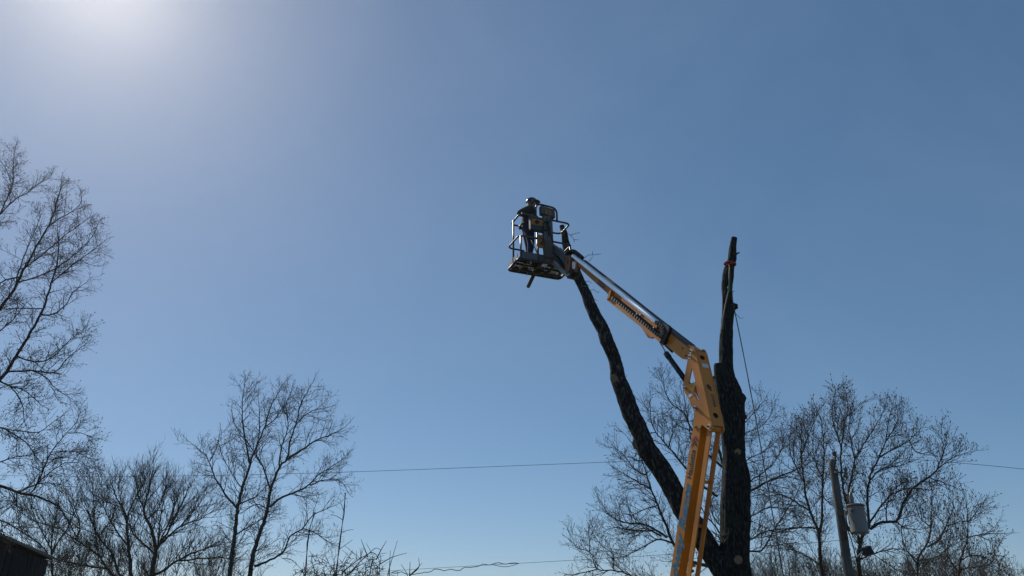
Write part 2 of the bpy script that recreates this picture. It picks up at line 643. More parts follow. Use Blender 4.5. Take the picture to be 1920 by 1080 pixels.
# --- twin-stemmed pair left of the middle
t = Tree('slender_tree', 'slender bare tree with forked leader, left stem of the central pair', 35, 11, (424, 1080))
t.limb([(429, 1095), (431, 1075), (439, 1013), (446, 954), (454, 917), (467, 876), (474, 854), (485, 828), (496, 802), (507, 765), (528, 725)], 5.0, .6, 'trunk', down=True)
for px, r0, r1 in [
    ([(468, 868), (459, 821), (454, 773), (457, 728), (462, 712)], 2.4, .6),
    ([(445, 954), (426, 932), (407, 902), (396, 876), (387, 854), (376, 847), (360, 832)], 2.6, .6),
    ([(393, 865), (407, 836), (411, 817)], 1.5, .6),
    ([(447, 946), (480, 930), (505, 905)], 1.6, .6),
    ([(440, 1005), (470, 985), (505, 965)], 1.6, .6),
    ([(485, 828), (487, 790), (484, 745)], 1.6, .6),
    ([(454, 917), (430, 880), (415, 850)], 1.4, .6),
    ([(496, 802), (520, 780), (545, 740)], 1.4, .6),
]:
    t.limb(px, r0, r1)
t.fill(prm(sp0=8.5, len0=62, len=(33, 17, 10), sp=(7.5, 7, 6), trop=.35, ang=(30, 66), bud=.15, r1=.75, rmin=.28, wob=.075, **{'from': .18}))
t.build(1.1)

t = Tree('slender_tree', 'slender bare tree with wide right limbs, right stem of the central pair', 34, 12, (462, 1080))
t.limb([(467, 1095), (469, 1075), (476, 1036), (489, 995), (502, 954), (506, 924), (513, 902), (524, 876), (539, 858), (544, 828), (556, 791), (561, 765), (570, 745), (583, 722)], 5.2, .6, 'trunk', down=True)
for px, r0, r1 in [
    ([(539, 861), (567, 843), (593, 826), (615, 817), (645, 802)], 2.6, .6),
    ([(506, 950), (530, 932), (574, 913), (596, 891), (615, 880), (640, 863)], 2.8, .6),
    ([(506, 915), (493, 876), (483, 858), (465, 830), (448, 806)], 2.2, .6),
    ([(476, 1061), (507, 1050), (533, 1032), (544, 1006), (567, 991), (589, 965), (625, 949)], 2.6, .6),
    ([(581, 910), (607, 900), (640, 902), (648, 915)], 1.4, .6),
    ([(524, 876), (527, 840), (540, 800), (536, 760), (545, 735)], 2, .6),
    ([(561, 790), (585, 770), (610, 765)], 1.4, .6),
    ([(567, 991), (590, 998), (615, 1015)], 1.4, .6),
    ([(502, 954), (480, 945), (455, 960)], 1.4, .6),
]:
    t.limb(px, r0, r1)
t.fill(prm(sp0=8.5, len0=62, len=(33, 17, 10), sp=(7.5, 7, 6), trop=.3, ang=(30, 66), bud=.15, r1=.75, rmin=.28, wob=.075, **{'from': .2}))
t.build(1.1)

# --- vase-shaped trees at the lower left
t = Tree('spreading_tree', 'dense fan-shaped bare tree left of the slender pair', 40, 21, (286, 1080))
t.limb([(286, 1100), (286, 1075), (289, 1046), (292, 1032), (284, 993), (274, 974), (270, 955), (280, 916), (287, 872)], 5.2, .6, 'trunk', down=True)
for px, r0, r1 in [
    ([(292, 1032), (313, 1000), (337, 952), (351, 923), (361, 905)], 3, .6),
    ([(294, 1027), (337, 988), (373, 974), (405, 955)], 2.6, .6),
    ([(291, 1040), (270, 1020), (250, 1000), (232, 960), (222, 920)], 2.2, .6),
    ([(287, 1078), (300, 1074), (337, 1049), (375, 1032), (420, 1020)], 3.2, .7),
    ([(330, 1052), (361, 1049), (420, 1044)], 2.2, .6),
    ([(296, 1025), (300, 980), (308, 930), (312, 890)], 2, .6),
    ([(300, 1015), (325, 960), (330, 920)], 1.8, .6),
    ([(270, 955), (258, 920), (255, 895)], 1.6, .6),
    ([(275, 975), (300, 950), (305, 920)], 1.6, .6),
    ([(340, 985), (370, 950), (385, 920)], 1.6, .6),
]:
    t.limb(px, r0, r1)
t.fill(prm(sp0=7.5, len0=72, len=(39, 21, 11), sp=(8, 7, 6), trop=.5, ang=(22, 54), bud=.0, wob=.07, r1=.75, rmin=.26, **{'from': .13}))
t.build()

t = Tree('spreading_tree', 'broad bare tree with low arching limbs behind the dark shed', 41, 22, (238, 1080))
t.limb([(247, 1110), (246, 1080), (241, 1025), (238, 976), (246, 950), (262, 920), (268, 890)], 4.4, .6, 'trunk', down=True)
for px, r0, r1 in [
    ([(238, 970), (217, 928), (207, 900)], 2, .6),
    ([(246, 1090), (226, 1080), (209, 1037), (183, 1003), (164, 955), (158, 930)], 3, .6),
    ([(246, 1096), (212, 1080), (183, 1041), (144, 1013), (113, 991), (95, 960)], 3.2, .6),
    ([(200, 1065), (168, 1062), (115, 1051), (80, 1040), (55, 1020)], 2.6, .6),
    ([(185, 1045), (178, 988), (175, 930), (173, 898)], 2, .6),
    ([(144, 1013), (150, 985), (140, 950), (135, 925)], 1.8, .6),
    ([(241, 1025), (215, 990), (195, 950), (190, 915)], 2, .6),
    ([(113, 991), (90, 985), (60, 975), (40, 960)], 1.6, .6),
]:
    t.limb(px, r0, r1)
t.fill(prm(sp0=7.5, len0=72, len=(39, 21, 11), sp=(8, 7, 6), trop=.5, ang=(22, 54), bud=.0, wob=.07, r1=.75, rmin=.26, **{'from': .13}))
t.build()

t = Tree('thin_tree', 'thin bare tree standing close behind the dark shed corner', 44, 23, (100, 1080))
t.limb([(100, 1110), (98, 1078), (96, 1040), (98, 1010), (105, 970), (110, 930)], 2.6, .6, 'trunk', down=True)
for px, r0, r1 in [
    ([(97, 1050), (80, 1025), (55, 1005), (20, 985)], 1.8, .6),
    ([(97, 1040), (112, 1012), (130, 985), (140, 950)], 1.8, .6),
    ([(98, 1062), (70, 1050), (40, 1020), (10, 1000)], 1.6, .6),
    ([(98, 1062), (125, 1045), (150, 1040), (175, 1030)], 1.6, .6),
    ([(96, 1030), (75, 990), (60, 955)], 1.6, .6),
]:
    t.limb(px, r0, r1)
t.fill(prm(sp0=11, len0=70, len=(38, 21, 11), sp=(10, 9, 6), trop=.5, ang=(20, 54), bud=.0, wob=.075, r1=.9, rmin=.36))
t.build()

# --- behind the cut trunk
t = Tree('wide_tree', 'wide bare tree spreading out behind the lopped trunk', 30, 31, (1380, 1080), m='twig_brown')
t.limb([(1383, 1110), (1382, 1075), (1378, 1020), (1372, 960), (1365, 900), (1350, 850), (1340, 800), (1330, 760)], 8, .8, 'trunk', down=True)
for px, r0, r1 in [
    ([(1376, 1070), (1330, 1062), (1290, 1050), (1263, 1019), (1246, 978), (1233, 947), (1222, 919), (1213, 891), (1204, 865), (1190, 838), (1172, 815)], 4.5, .6),
    ([(1222, 919), (1207, 910), (1193, 902), (1170, 888), (1156, 881)], 2, .6),
    ([(1213, 891), (1190, 880), (1170, 855), (1152, 838)], 1.6, .6),
    ([(1251, 1008), (1222, 989), (1198, 982), (1176, 981), (1154, 974), (1137, 958), (1128, 943)], 2.6, .6),
    ([(1240, 1005), (1222, 996), (1198, 995), (1176, 993), (1154, 988), (1136, 995)], 2.2, .6),
    ([(1263, 1019), (1240, 1011), (1215, 1020), (1190, 1035), (1165, 1045)], 2.2, .6),
    ([(1300, 1070), (1240, 1095), (1183, 1080), (1168, 1073), (1146, 1069), (1120, 1067), (1107, 1037), (1085, 1028), (1070, 1014)], 3.2, .6),
    ([(1106, 1037), (1104, 1005), (1105, 984)], 1.3, .5),
    ([(1120, 1067), (1100, 1072), (1070, 1078)], 1.4, .6),
    ([(1150, 1066), (1150, 1040), (1125, 1020), (1112, 1000)], 1.4, .6),
    ([(1233, 947), (1210, 955), (1185, 965), (1165, 962)], 1.5, .6),
    ([(1360, 880), (1325, 850), (1296, 804), (1283, 774), (1262, 760), (1248, 737), (1244, 715)], 3, .6),
    ([(1345, 930), (1310, 905), (1285, 876), (1254, 839), (1230, 811), (1221, 789), (1219, 748)], 3, .6),
    ([(1310, 905), (1300, 850), (1292, 800), (1285, 760), (1281, 730)], 2, .6),
    ([(1254, 839), (1262, 800), (1258, 780)], 1.5, .6),
    ([(1230, 811), (1215, 812), (1195, 806)], 1.2, .6),
    ([(1374, 945), (1409, 920), (1444, 901), (1477, 887), (1503, 876), (1525, 862)], 3, .6),
    ([(1372, 930), (1409, 901), (1433, 885), (1454, 864), (1464, 846), (1470, 815)], 2.2, .6),
    ([(1362, 850), (1394, 815), (1417, 805), (1439, 788), (1448, 770)], 1.6, .6),
    ([(1360, 830), (1402, 786), (1415, 772), (1429, 756)], 1.5, .6),
    ([(1370, 900), (1400, 862), (1430, 848), (1464, 821)], 1.6, .6),
    ([(1380, 1040), (1408, 1033), (1427, 1033), (1438, 1017), (1453, 990), (1485, 942), (1498, 915)], 2.4, .6),
    ([(1380, 1030), (1409, 1010), (1440, 996), (1480, 990), (1520, 988)], 2, .6),
    ([(1376, 990), (1410, 968), (1440, 952), (1475, 955), (1510, 965)], 1.8, .6),
    ([(1350, 1000), (1320, 960), (1305, 930)], 2, .6),
    ([(1378, 1000), (1350, 985), (1335, 960), (1330, 920)], 2, .6),
]:
    t.limb(px, r0, r1)
t.fill(prm(sp0=8, len0=60, len=(32, 17, 11), sp=(7.2, 6.6, 6), trop=.35, ang=(28, 66), bud=.35, r1=.8, rmin=.3, wob=.075, **{'from': .12}))
t.build(1.1)

# --- right-hand trees
t = Tree('forked_tree', 'bare tree forking low, just left of the utility pole', 33, 41, (1548, 1080), m='twig_brown')
t.limb([(1547, 1105), (1543, 1078), (1537, 1040), (1536, 1000), (1524, 972), (1512, 935), (1507, 900), (1503, 860), (1502, 820), (1505, 790)], 4.4, .6, 'trunk', down=True)
for px, r0, r1 in [
    ([(1537, 1000), (1541, 975), (1542, 930), (1544, 890), (1545, 850), (1543, 815), (1538, 785), (1530, 765)], 3, .6),
    ([(1519, 958), (1490, 940), (1465, 928), (1430, 932)], 2, .6),
    ([(1530, 990), (1500, 989), (1470, 994), (1440, 1005)], 1.8, .6),
    ([(1544, 900), (1530, 870), (1524, 840), (1527, 800)], 1.5, .6),
    ([(1508, 905), (1490, 870), (1480, 840), (1484, 800)], 1.5, .6),
    ([(1543, 930), (1562, 950), (1580, 945)], 1.4, .6),
    ([(1503, 850), (1515, 820), (1528, 790)], 1.4, .6),
    ([(1538, 1060), (1500, 1035), (1470, 1030)], 1.6, .6),
]:
    t.limb(px, r0, r1)
t.fill(prm(sp0=7.2, len0=54, len=(29, 17, 11), sp=(7, 6.2, 6), trop=.5, ang=(24, 60), bud=.55, r1=.8, rmin=.28, wob=.08, **{'from': .15}))
t.build(1.15)

t = Tree('tall_tree', 'tallest bare tree on the right, rising behind the transformer', 31, 42, (1618, 1080), m='twig_brown')
t.limb([(1612, 1110), (1612, 1078), (1610, 1040), (1616, 1010), (1629, 985), (1627, 955), (1626, 928), (1630, 900), (1637, 878), (1647, 860), (1660, 830), (1678, 800), (1690, 770)], 4.8, .6, 'trunk', down=True)
for px, r0, r1 in [
    ([(1612, 1020), (1600, 975), (1586, 940), (1579, 900), (1576, 868), (1577, 839), (1566, 805), (1560, 775), (1564, 745), (1566, 733)], 3, .6),
    ([(1604, 985), (1590, 935), (1598, 890), (1603, 861), (1615, 839), (1632, 812), (1650, 785), (1662, 755)], 3, .6),
    ([(1577, 845), (1583, 800), (1590, 765), (1586, 735)], 1.8, .6),
    ([(1603, 861), (1596, 830), (1592, 795), (1600, 755)], 1.8, .6),
    ([(1630, 982), (1648, 955), (1663, 935), (1680, 923), (1710, 916), (1740, 918)], 2.4, .6),
    ([(1632, 992), (1653, 979), (1680, 978), (1689, 962), (1694, 943), (1704, 926), (1716, 911), (1740, 895), (1757, 880), (1781, 861), (1810, 850)], 3.4, .6),
    ([(1663, 979), (1662, 950), (1672, 925), (1690, 905)], 1.6, .6),
    ([(1632, 900), (1650, 880), (1680, 875), (1710, 865)], 1.8, .6),
    ([(1648, 858), (1680, 840), (1705, 825), (1730, 800)], 2, .6),
    ([(1660, 830), (1665, 795), (1672, 765)], 1.4, .6),
    ([(1757, 880), (1770, 845), (1775, 820)], 1.4, .6),
    ([(1740, 895), (1770, 905), (1792, 915)], 1.4, .6),
    ([(1705, 826), (1720, 850), (1745, 845)], 1.3, .6),
    ([(1680, 978), (1700, 990), (1730, 992)], 1.5, .6),
    ([(1610, 1050), (1650, 1035), (1690, 1030), (1720, 1050)], 1.8, .6),
]:
    t.limb(px, r0, r1)
t.fill(prm(sp0=7.2, len0=54, len=(29, 17, 11), sp=(7, 6.2, 6), trop=.45, ang=(24, 62), bud=.6, r1=.8, rmin=.28, wob=.08, **{'from': .15}))
t.build(1.2)

t = Tree('young_tree', 'low bushy bare tree right of the transformer, full of buds', 36, 43, (1718, 1080), m='twig_brown')
t.limb([(1720, 1110), (1720, 1078), (1723, 1042), (1738, 1020), (1745, 993), (1746, 967), (1747, 942), (1748, 917), (1746, 895)], 2.6, .6, 'trunk', down=True)
for px, r0, r1 in [
    ([(1740, 1025), (1760, 1012), (1773, 987), (1783, 967), (1788, 943), (1787, 925)], 2, .6),
    ([(1722, 1060), (1700, 1030), (1690, 1000), (1695, 970)], 1.6, .6),
    ([(1724, 1050), (1755, 1045), (1775, 1030), (1795, 1012)], 1.5, .6),
    ([(1745, 990), (1725, 970), (1715, 945)], 1.4, .6),
    ([(1773, 987), (1800, 978), (1822, 975)], 1.3, .6),
]:
    t.limb(px, r0, r1)
t.fill(prm(sp0=8, len0=56, len=(34, 20, 11), sp=(8, 7, 6), trop=.5, ang=(25, 62), bud=.65, r1=.75, rmin=.3))
t.build(1.2)

t = Tree('young_tree', 'bare tree nearest the right edge, low and full of buds', 37, 44, (1796, 1080), m='twig_brown')
t.limb([(1797, 1110), (1798, 1076), (1802, 1047), (1810, 1023), (1814, 1007), (1815, 980), (1813, 950), (1808, 933)], 2.4, .6, 'trunk', down=True)
for px, r0, r1 in [
    ([(1813, 1008), (1840, 1003), (1863, 1000), (1878, 1001)], 1.5, .5),
    ([(1815, 980), (1828, 962), (1837, 950), (1842, 945)], 1.3, .5),
    ([(1799, 1076), (1778, 1042), (1782, 1008), (1784, 990)], 1.5, .5),
    ([(1802, 1050), (1830, 1040), (1855, 1050), (1880, 1062)], 1.5, .5),
    ([(1800, 1068), (1840, 1062), (1861, 1055), (1866, 1035)], 1.5, .5),
]:
    t.limb(px, r0, r1)
t.fill(prm(sp0=8, len0=50, len=(32, 19, 11), sp=(8, 7, 6), trop=.45, ang=(25, 62), bud=.65, r1=.75, rmin=.3))
t.build(1.2)


# --- far scrub that closes the gaps along the bottom
def scrub(name, label, x0, x1, Y, n, top, seed, h0=34):
    rng = random.Random(seed)
    paths = []
    for i in range(n):
        x = rng.uniform(x0, x1)
        yy = Y + rng.uniform(-4, 6)
        tp = top(x) + rng.uniform(-6, 30)
        p = at(x, 1090, yy)
        p.z = 0
        tipz = at(x, tp, yy).z
        S = ppm(at(x, 1050, yy))
        k = 9
        pts, d = [], Vector((rng.gauss(0, .12), rng.gauss(0, .12), 1))
        for j in range(k + 1):
            pts.append(p.copy())
            d = (d + Vector((rng.gauss(0, .07), rng.gauss(0, .07), 0))).normalized()
            p = p + d * tipz / k
        paths.append((pts, [(.6 - .35 * j / k) / S for j in range(k + 1)]))
        for b in range(38):
            s = rng.uniform(.45, 1)
            j = min(k - 1, int(s * k))
            q = pts[j].lerp(pts[j + 1], s * k - j)
            d = Vector((rng.gauss(0, 1.0), rng.gauss(0, 1.0), 1)).normalized()
            L = rng.uniform(8, h0) / S * (1.15 - .5 * s)
            bp = [q]
            for c in range(3):
                d = (d + Vector((rng.gauss(0, .2), rng.gauss(0, .2), .12))).normalized()
                q = q + d * L / 3
                bp.append(q)
            paths.append((bp, [.3 / S, .27 / S, .24 / S, .18 / S]))
    o = tubes(name, paths, 3, M['brush'], None, cap=False)
    o['label'] = label
    o['category'] = 'scrub'
    o['kind'] = 'stuff'
    return o


scrub('brushwood', 'far grey mass of bare brush along the bottom right', 1400, 1925, 58, 330, lambda x: 1040 + 8 * math.sin(x * .02) + (18 if x > 1850 else 0), 5)
scrub('brushwood', 'far grey mass of bare brush behind the dark shed and left trees', -20, 440, 62, 150, lambda x: 1000 + 14 * math.sin(x * .021) + (25 if x < 60 else 0), 6)

# --- tangle of vines under the slender pair
rng = random.Random(77)
vt = thing('vine_thicket', 'tangled thicket of arching bare vines at the bottom, right of the slender pair', 'thicket', Vector((at(640, 1080, 33).x, 33, 0)))
paths = []
for i in range(70):
    x = rng.uniform(545, 718)
    yy = 33 + rng.uniform(-1.2, 1.2)
    p = at(x, 1100, yy)
    S = ppm(p)
    s0 = Vector((p.x, yy, 0 if i < 30 else p.z - rng.uniform(0, .4)))
    top = at(x + rng.uniform(-30, 40), rng.uniform(1026, 1068) + (14 if x < 590 else 0) + 16 * rng.random(), yy + rng.uniform(-.5, .5))
    dx = rng.choice((-1, 1, 1)) * rng.uniform(15, 60) / S
    e = top + Vector((dx, rng.uniform(-.6, .6), rng.uniform(-40, 8) / S))
    c = top + Vector((0, 0, rng.uniform(0, 14) / S))
    pts = []
    for j in range(10):
        a = j / 9
        q = s0 * (1 - a) ** 2 + c * 2 * a * (1 - a) + e * a * a
        pts.append(q + Vector((rng.gauss(0, .015), rng.gauss(0, .015), rng.gauss(0, .015))))
    paths.append((pts, [(rng.uniform(.5, .9) * (1 - .6 * j / 9)) / S for j in range(10)]))
    for b in range(5):
        j = rng.randrange(3, 10)
        q = pts[j]
        d = Vector((rng.gauss(.1, .6), rng.gauss(0, .6), rng.gauss(.3, .6))).normalized() * rng.uniform(8, 26) / S
        paths.append(([q, q + d * .5 + Vector((0, 0, .02)), q + d], [.5 / S, .45 / S, .3 / S]))
o = tubes('stems', paths, 4, M['twig'], vt, cap=False)
o['kind'] = 'stuff'
for px in [[(726, 1110), (727, 1075), (736, 1045), (745, 1014)], [(731, 1110), (730, 1080), (731, 1050), (732, 1032)], [(768, 1110), (766, 1080), (752, 1058)], [(767, 1080), (782, 1066), (791, 1056)],
           [(768, 1080), (787, 1064), (785, 1046)], [(768, 1082), (769, 1053)], [(712, 1058), (735, 1044), (763, 1037)], [(705, 1050), (716, 1028), (725, 1014)], [(690, 1045), (682, 1025), (677, 1011)],
           [(640, 1075), (670, 1050), (700, 1033), (712, 1050), (712, 1090)], [(650, 1080), (680, 1048), (705, 1026), (715, 1032)]]:
    P3 = [at(a, b, 33) for a, b in px]
    if px[0][1] > 1100:
        P3[0].z = 0
    S = ppm(P3[-1])
    tubes('shoot', [([tuple(q) for q in fillet(P3, .6, 4)], list(np.linspace(1.0, .4, len(fillet(P3, .6, 4))) / S))], 4, M['twig'], vt)

for px, lab in [([(626, 1110), (630, 1069), (637, 1024), (641, 990), (644, 961), (648, 924)], 'single long vine hanging straight down right of the slender pair'),
                ([(571, 1110), (573, 1062), (577, 1020), (582, 987), (590, 960)], 'thin vine hanging inside the right crown of the slender pair')]:
    v = thing('hanging_vine', lab, 'vine', Vector((at(px[0][0], 1080, 33.5).x, 33.5, 0)), 'vines hanging by the slender pair')
    P3 = [at(a, b, 33.5) for a, b in px]
    P3[0].z = 0
    S = ppm(P3[-1])
    tubes('stem', [([tuple(q) for q in P3], [.9 / S] * 3 + [.7 / S] * (len(P3) - 3))], 5, M['twig'], v)
    P4 = [q + Vector((.05 * math.sin(i * 2), 0, 0)) for i, q in enumerate(P3)]
    tubes('stem', [([tuple(q) for q in P4], [.6 / S] * len(P4))], 4, M['twig'], v)
    if px[0][0] > 600:
        for a in ([(641, 998), (652, 994), (663, 993)], [(636, 1030), (650, 1020), (661, 1012)], [(643, 975), (632, 968), (620, 964)], [(645, 960), (640, 945), (632, 941)]):
            q = [tuple(at(x, y, 33.5)) for x, y in a]
            tubes('side_shoot', [(q, [.6 / S, .5 / S, .35 / S])], 4, M['twig'], v)

# ------------------------------------------------------------------ the lopped tree
TY = 19.0


def bark_tube(name, pts, rad, m, parent, amp=.07, k=40, sub=.05, seed=0., capm=None):
    """knobbly tapering trunk"""
    P = [Vector(p) for p in pts]
    out, rr = [], []
    for i in range(len(P) - 1):
        p0, p1, p2, p3 = P[max(i - 1, 0)], P[i], P[i + 1], P[min(i + 2, len(P) - 1)]
        n = max(1, int((p2 - p1).length / sub))
        for t in range(n):
            t /= n
            out.append(.5 * ((2 * p1) + (p2 - p0) * t + (2 * p0 - 5 * p1 + 4 * p2 - p3) * t * t + (-p0 + 3 * p1 - 3 * p2 + p3) * t ** 3))
            rr.append(rad[i] * (1 - t) + rad[i + 1] * t)
    out.append(P[-1])
    rr.append(rad[-1])
    V, Fc = [], []
    n = len(out)
    md = (out[-1] - out[0]).normalized()
    ref = Vector((.96, .28, 0)) if abs(md.z) > .6 else Vector((0, .1, 1))
    for i, p in enumerate(out):
        T = (out[min(i + 1, n - 1)] - out[max(i - 1, 0)]).normalized()
        N = T.cross(ref).normalized()
        B = T.cross(N)
        for j in range(k):
            a = 2 * math.pi * j / k
            d = N * math.cos(a) + B * math.sin(a)
            q = p + d * rr[i]
            f = noise.noise(Vector((q.x * 2.2, q.y * 2.2, q.z * 1.3 + seed))) * amp * 1.1
            f += noise.noise(Vector((q.x * 7, q.y * 7, q.z * 2.6 + seed))) * amp * .8
            f += noise.noise(Vector((q.x * 19, q.y * 19, q.z * 9 + seed))) * amp * .45
            f += (abs(noise.noise(Vector((math.cos(a) * 3.5, math.sin(a) * 3.5, i * sub * .9 + seed)))) - .25) * amp * 1.1
            V.append(p + d * (rr[i] * (1 + f)))
    for i in range(n - 1):
        for j in range(k):
            Fc.append((i * k + j, i * k + (j + 1) % k, (i + 1) * k + (j + 1) % k, (i + 1) * k + j))
    Fc.append(tuple((n - 1) * k + j for j in range(k)))
    o = raw(name, V, Fc, m, parent, True)
    o.data.polygons[len(Fc) - 1].use_smooth = False
    if capm is not None:
        o.data.materials.append(capm)
        o.data.polygons[len(Fc) - 1].material_index = 1
    return o


def pts_px(L, Y0, Y1):
    n = len(L)
    P, R = [], []
    for i, (x, y, r) in enumerate(L):
        p = at(x, y, Y0 + (Y1 - Y0) * i / (n - 1))
        P.append(p)
        R.append(r / ppm(p))
    return P, R


stem = [(1376, 1080, 32), (1378, 1040, 29), (1379, 1000, 26.5), (1379, 940, 27), (1380, 905, 27), (1376, 860, 21.5), (1374, 820, 20.5), (1375, 795, 21), (1374, 770, 20), (1371, 745, 22), (1364, 720, 18),
        (1361, 700, 15), (1361, 680, 13), (1362, 640, 12.3), (1364, 600, 11), (1365, 580, 10.8), (1364, 560, 10.3), (1363, 540, 10), (1365, 517, 9.8), (1369, 498, 8.7), (1373, 484, 8), (1374, 466, 6.3), (1377, 446, 5.6)]
P, R = pts_px(stem, TY, TY)
b = at(1374, 1130, TY)
ct = thing('lopped_tree', 'massive dark trunk with two bare lopped stems beside the boom lift', 'tree', Vector((b.x, TY, 0)))
P = [Vector((b.x, TY, -.1)), Vector((b.x, TY, .35)), Vector((b.x, TY, .9))] + P
R = [.85, .62, .5] + R
bark_tube('trunk', P, R, M['bark'], ct, .12, 64, .05, 1.7, M['wood'])
limb = [(1372, 1092, 22), (1345, 1052, 21), (1325, 1022, 19.5), (1305, 990, 19), (1285, 958, 19), (1268, 930, 19), (1251, 898, 18.5), (1235, 870, 18.5), (1215, 843, 18), (1201, 811, 16.5), (1184, 777, 16.5), (1174, 750, 16), (1160, 712, 14),
        (1157, 693, 13), (1150, 666, 12.3), (1138, 640, 12.5), (1130, 617, 12), (1117, 593, 11.8), (1105, 567, 11), (1098, 548, 9.7), (1088, 529, 9.2), (1078, 505, 9), (1066, 475, 8.3), (1061, 455, 7.2), (1058, 437, 5.8), (1053, 424, 4.6)]
P, R = pts_px(limb, TY + .05, TY + 1.2)
bark_tube('limb', P, R, M['bark_pale'], ct, .13, 48, .05, 8.2, M['wood'])


def knob(name, x, y, r, L, dirpx, Y, m, cap, r2=None):
    p = at(x, y, Y)
    s = ppm(p)
    d = (at(x + dirpx[0] * 10, y + dirpx[1] * 10, Y - dirpx[2] * 10 / s) - p).normalized()
    r2 = r if r2 is None else r2
    q = [p - d * .12, p, p + d * L / s * .5, p + d * L / s]
    return bark_tube(name, q, [r / s * 1.15, r / s * 1.08, (r + r2) / 2 / s, r2 / s], m, ct, .12, 20, .04, x * .1, cap), p + d * L / s, d


P, R = pts_px([(1368, 800, 10), (1360, 760, 13.5), (1354, 725, 13), (1350.5, 700, 12), (1350, 684, 11.5)], TY - .08, TY - .08)
bark_tube('stub', P, R, M['bark'], ct, .1, 28, .05, 3.3, M['wood'])
knob('burl', 1383, 750, 19, 15, (.75, -.5, .1), TY, M['bark'], M['bark'], 7)
knob('burl', 1390, 781, 10, 9, (.9, .1, .1), TY, M['bark'], M['bark'], 4)
knob('burl', 1374, 575, 8, 9, (.9, -.1, .2), TY, M['bark'], M['bark'], 4)
knob('burl', 1393, 912, 20, 8, (.9, -.1, .2), TY, M['bark'], M['bark'], 11)
knob('stub', 1198, 832, 12, 9, (-.9, .15, .3), TY + .5, M['bark_pale'], M['bark'], 9)
knob('stub', 1156, 708, 9, 12, (-.45, .25, .9), TY + .55, M['bark_pale'], M['wood'], 8)
knob('stub', 1379, 1046, 9, 38, (.15, .1, 1), TY, M['bark'], M['wood'], 7.5)
knob('stub', 1381, 846, 7, 24, (.1, .05, 1), TY, M['bark'], M['wood'], 5.5)
knob('stub', 1366, 492, 1.6, 12, (-.85, .5, .5), TY, M['bark'], None, 1.2)
knob('stub', 1378, 478, 1.8, 10, (.85, -.5, .1), TY, M['bark'], None, 1.3)
knob('stub', 1097, 540, 5, 5, (.05, -1, .7), TY + .9, M['bark_pale'], M['wood'], 6)
knob('stub', 1344, 712, 6, 9, (-.5, -.7, .2), TY, M['bark'], M['bark'], 4)

rngw = random.Random(5)
for a in ([(1062, 436), (1071, 442), (1076, 449), (1086, 450)], [(1070, 441), (1078, 438), (1087, 436)], [(1076, 449), (1077, 454)],
          [(1094, 485), (1103, 478), (1112, 478), (1127, 476)], [(1111, 478), (1111, 471)], [(1104, 490), (1112, 481)], [(1096, 528), (1103, 527), (1110, 531)],
          [(1104, 545), (1113, 543), (1119, 548), (1125, 547)], [(1108, 547), (1113, 560), (1120, 564)], [(1056, 437), (1050, 436), (1044, 437)], [(1082, 533), (1078, 532)], [(1173, 707), (1176, 703)],
          [(1378, 587), (1388, 597), (1394, 596)], [(1374, 548), (1377, 545)], [(1381, 723), (1383, 715)]):
    q = [at(x, y, TY + .9 + rngw.uniform(-.1, .1) if x < 1300 else TY) for x, y in a]
    tubes('twig', [([tuple(p) for p in q], list(np.linspace(.65, .4, len(q)) / ppm(q[0])))], 4, M['twig'], ct)
# dry sticks and debris lodged in the fork
for i in range(14):
    q0 = at(1345 + rngw.uniform(-3, 16), 1010 + rngw.uniform(-6, 9), TY - .38)
    d = Vector((rngw.gauss(0, .1), rngw.gauss(0, .05), rngw.gauss(.06, .1)))
    tubes('stick', [([tuple(q0), tuple(q0 + d * .5 + Vector((.01, 0, .01))), tuple(q0 + d)], [.011, .011, .008])], 4, M['rope' if i % 3 == 0 else 'twig'], ct)

# sling and ropes on the upright stem
sl = thing('tree_sling', 'orange webbing sling tied round the top of the upright stem', 'sling', at(1369, 498, TY))
p = at(1369, 498, TY)
s = ppm(p)
for dz, tilt in ((0, .25), (.05, -.18)):
    ring = []
    for i in range(25):
        a = 2 * math.pi * i / 24
        r = 10.2 / s
        ring.append(p + Vector((r * math.cos(a), r * math.sin(a), dz + tilt * r * math.cos(a))))
    pipe('band', ring, .022, M['sling'], sl, k=6)
pipe('tail', [at(1367, 497, TY - .17), at(1369, 503, TY - .19), at(1373, 503, TY - .17)], .02, M['sling'], sl, k=6)
rp = thing('climbing_line', 'pale rope hanging from the orange sling with a green knot', 'rope', at(1367, 503, TY - .19))
pipe('rope', [at(1368, 501, TY - .19), at(1367, 515, TY - .2), at(1367, 541, TY - .21), at(1361, 566, TY - .23), at(1355, 598, TY - .22), at(1352, 622, TY - .05), at(1349, 660, TY + .1)], .014, M['rope'], rp, k=6)
lathe('knot', [(.01, -.09), (.035, -.06), (.03, 0), (.035, .05), (.01, .08)], at(1366.6, 541, TY - .21), UP, M['green'], rp, 10)
gr = thing('guy_rope', 'long dark pull rope running from the upright stem down to the right', 'rope', at(1371, 545, TY - .2))
e = at(1468, 1075, 16.5)
e2 = e + (e - at(1400, 690, 18.1)) * .45
e2.z = 0.02
pipe('rope', [at(1369, 508, TY - .2), at(1370, 530, TY - .21), at(1374, 565, TY - .21), at(1379, 590, TY - .2), at(1388, 634, TY - .45), at(1402, 706, TY - .8), at(1418, 790, TY - 1.2), at(1440, 915, TY - 1.8), e, e2], .013, M['rope_dark'], gr, k=6)

# ------------------------------------------------------------------ boom lift
TH = math.radians(62)
EY = 10.9
NN = Vector((-math.sin(TH), -math.cos(TH), 0))        # towards the near side plates
UU = Vector((-math.cos(TH), math.sin(TH), 0))         # along the boom, away from us
E0 = at(1303, 670, EY)


def PL(x, y, off=0.):
    r = ray(x, y)
    return CAM + r * (((E0 + NN * off) - CAM).dot(NN) / r.dot(NN))


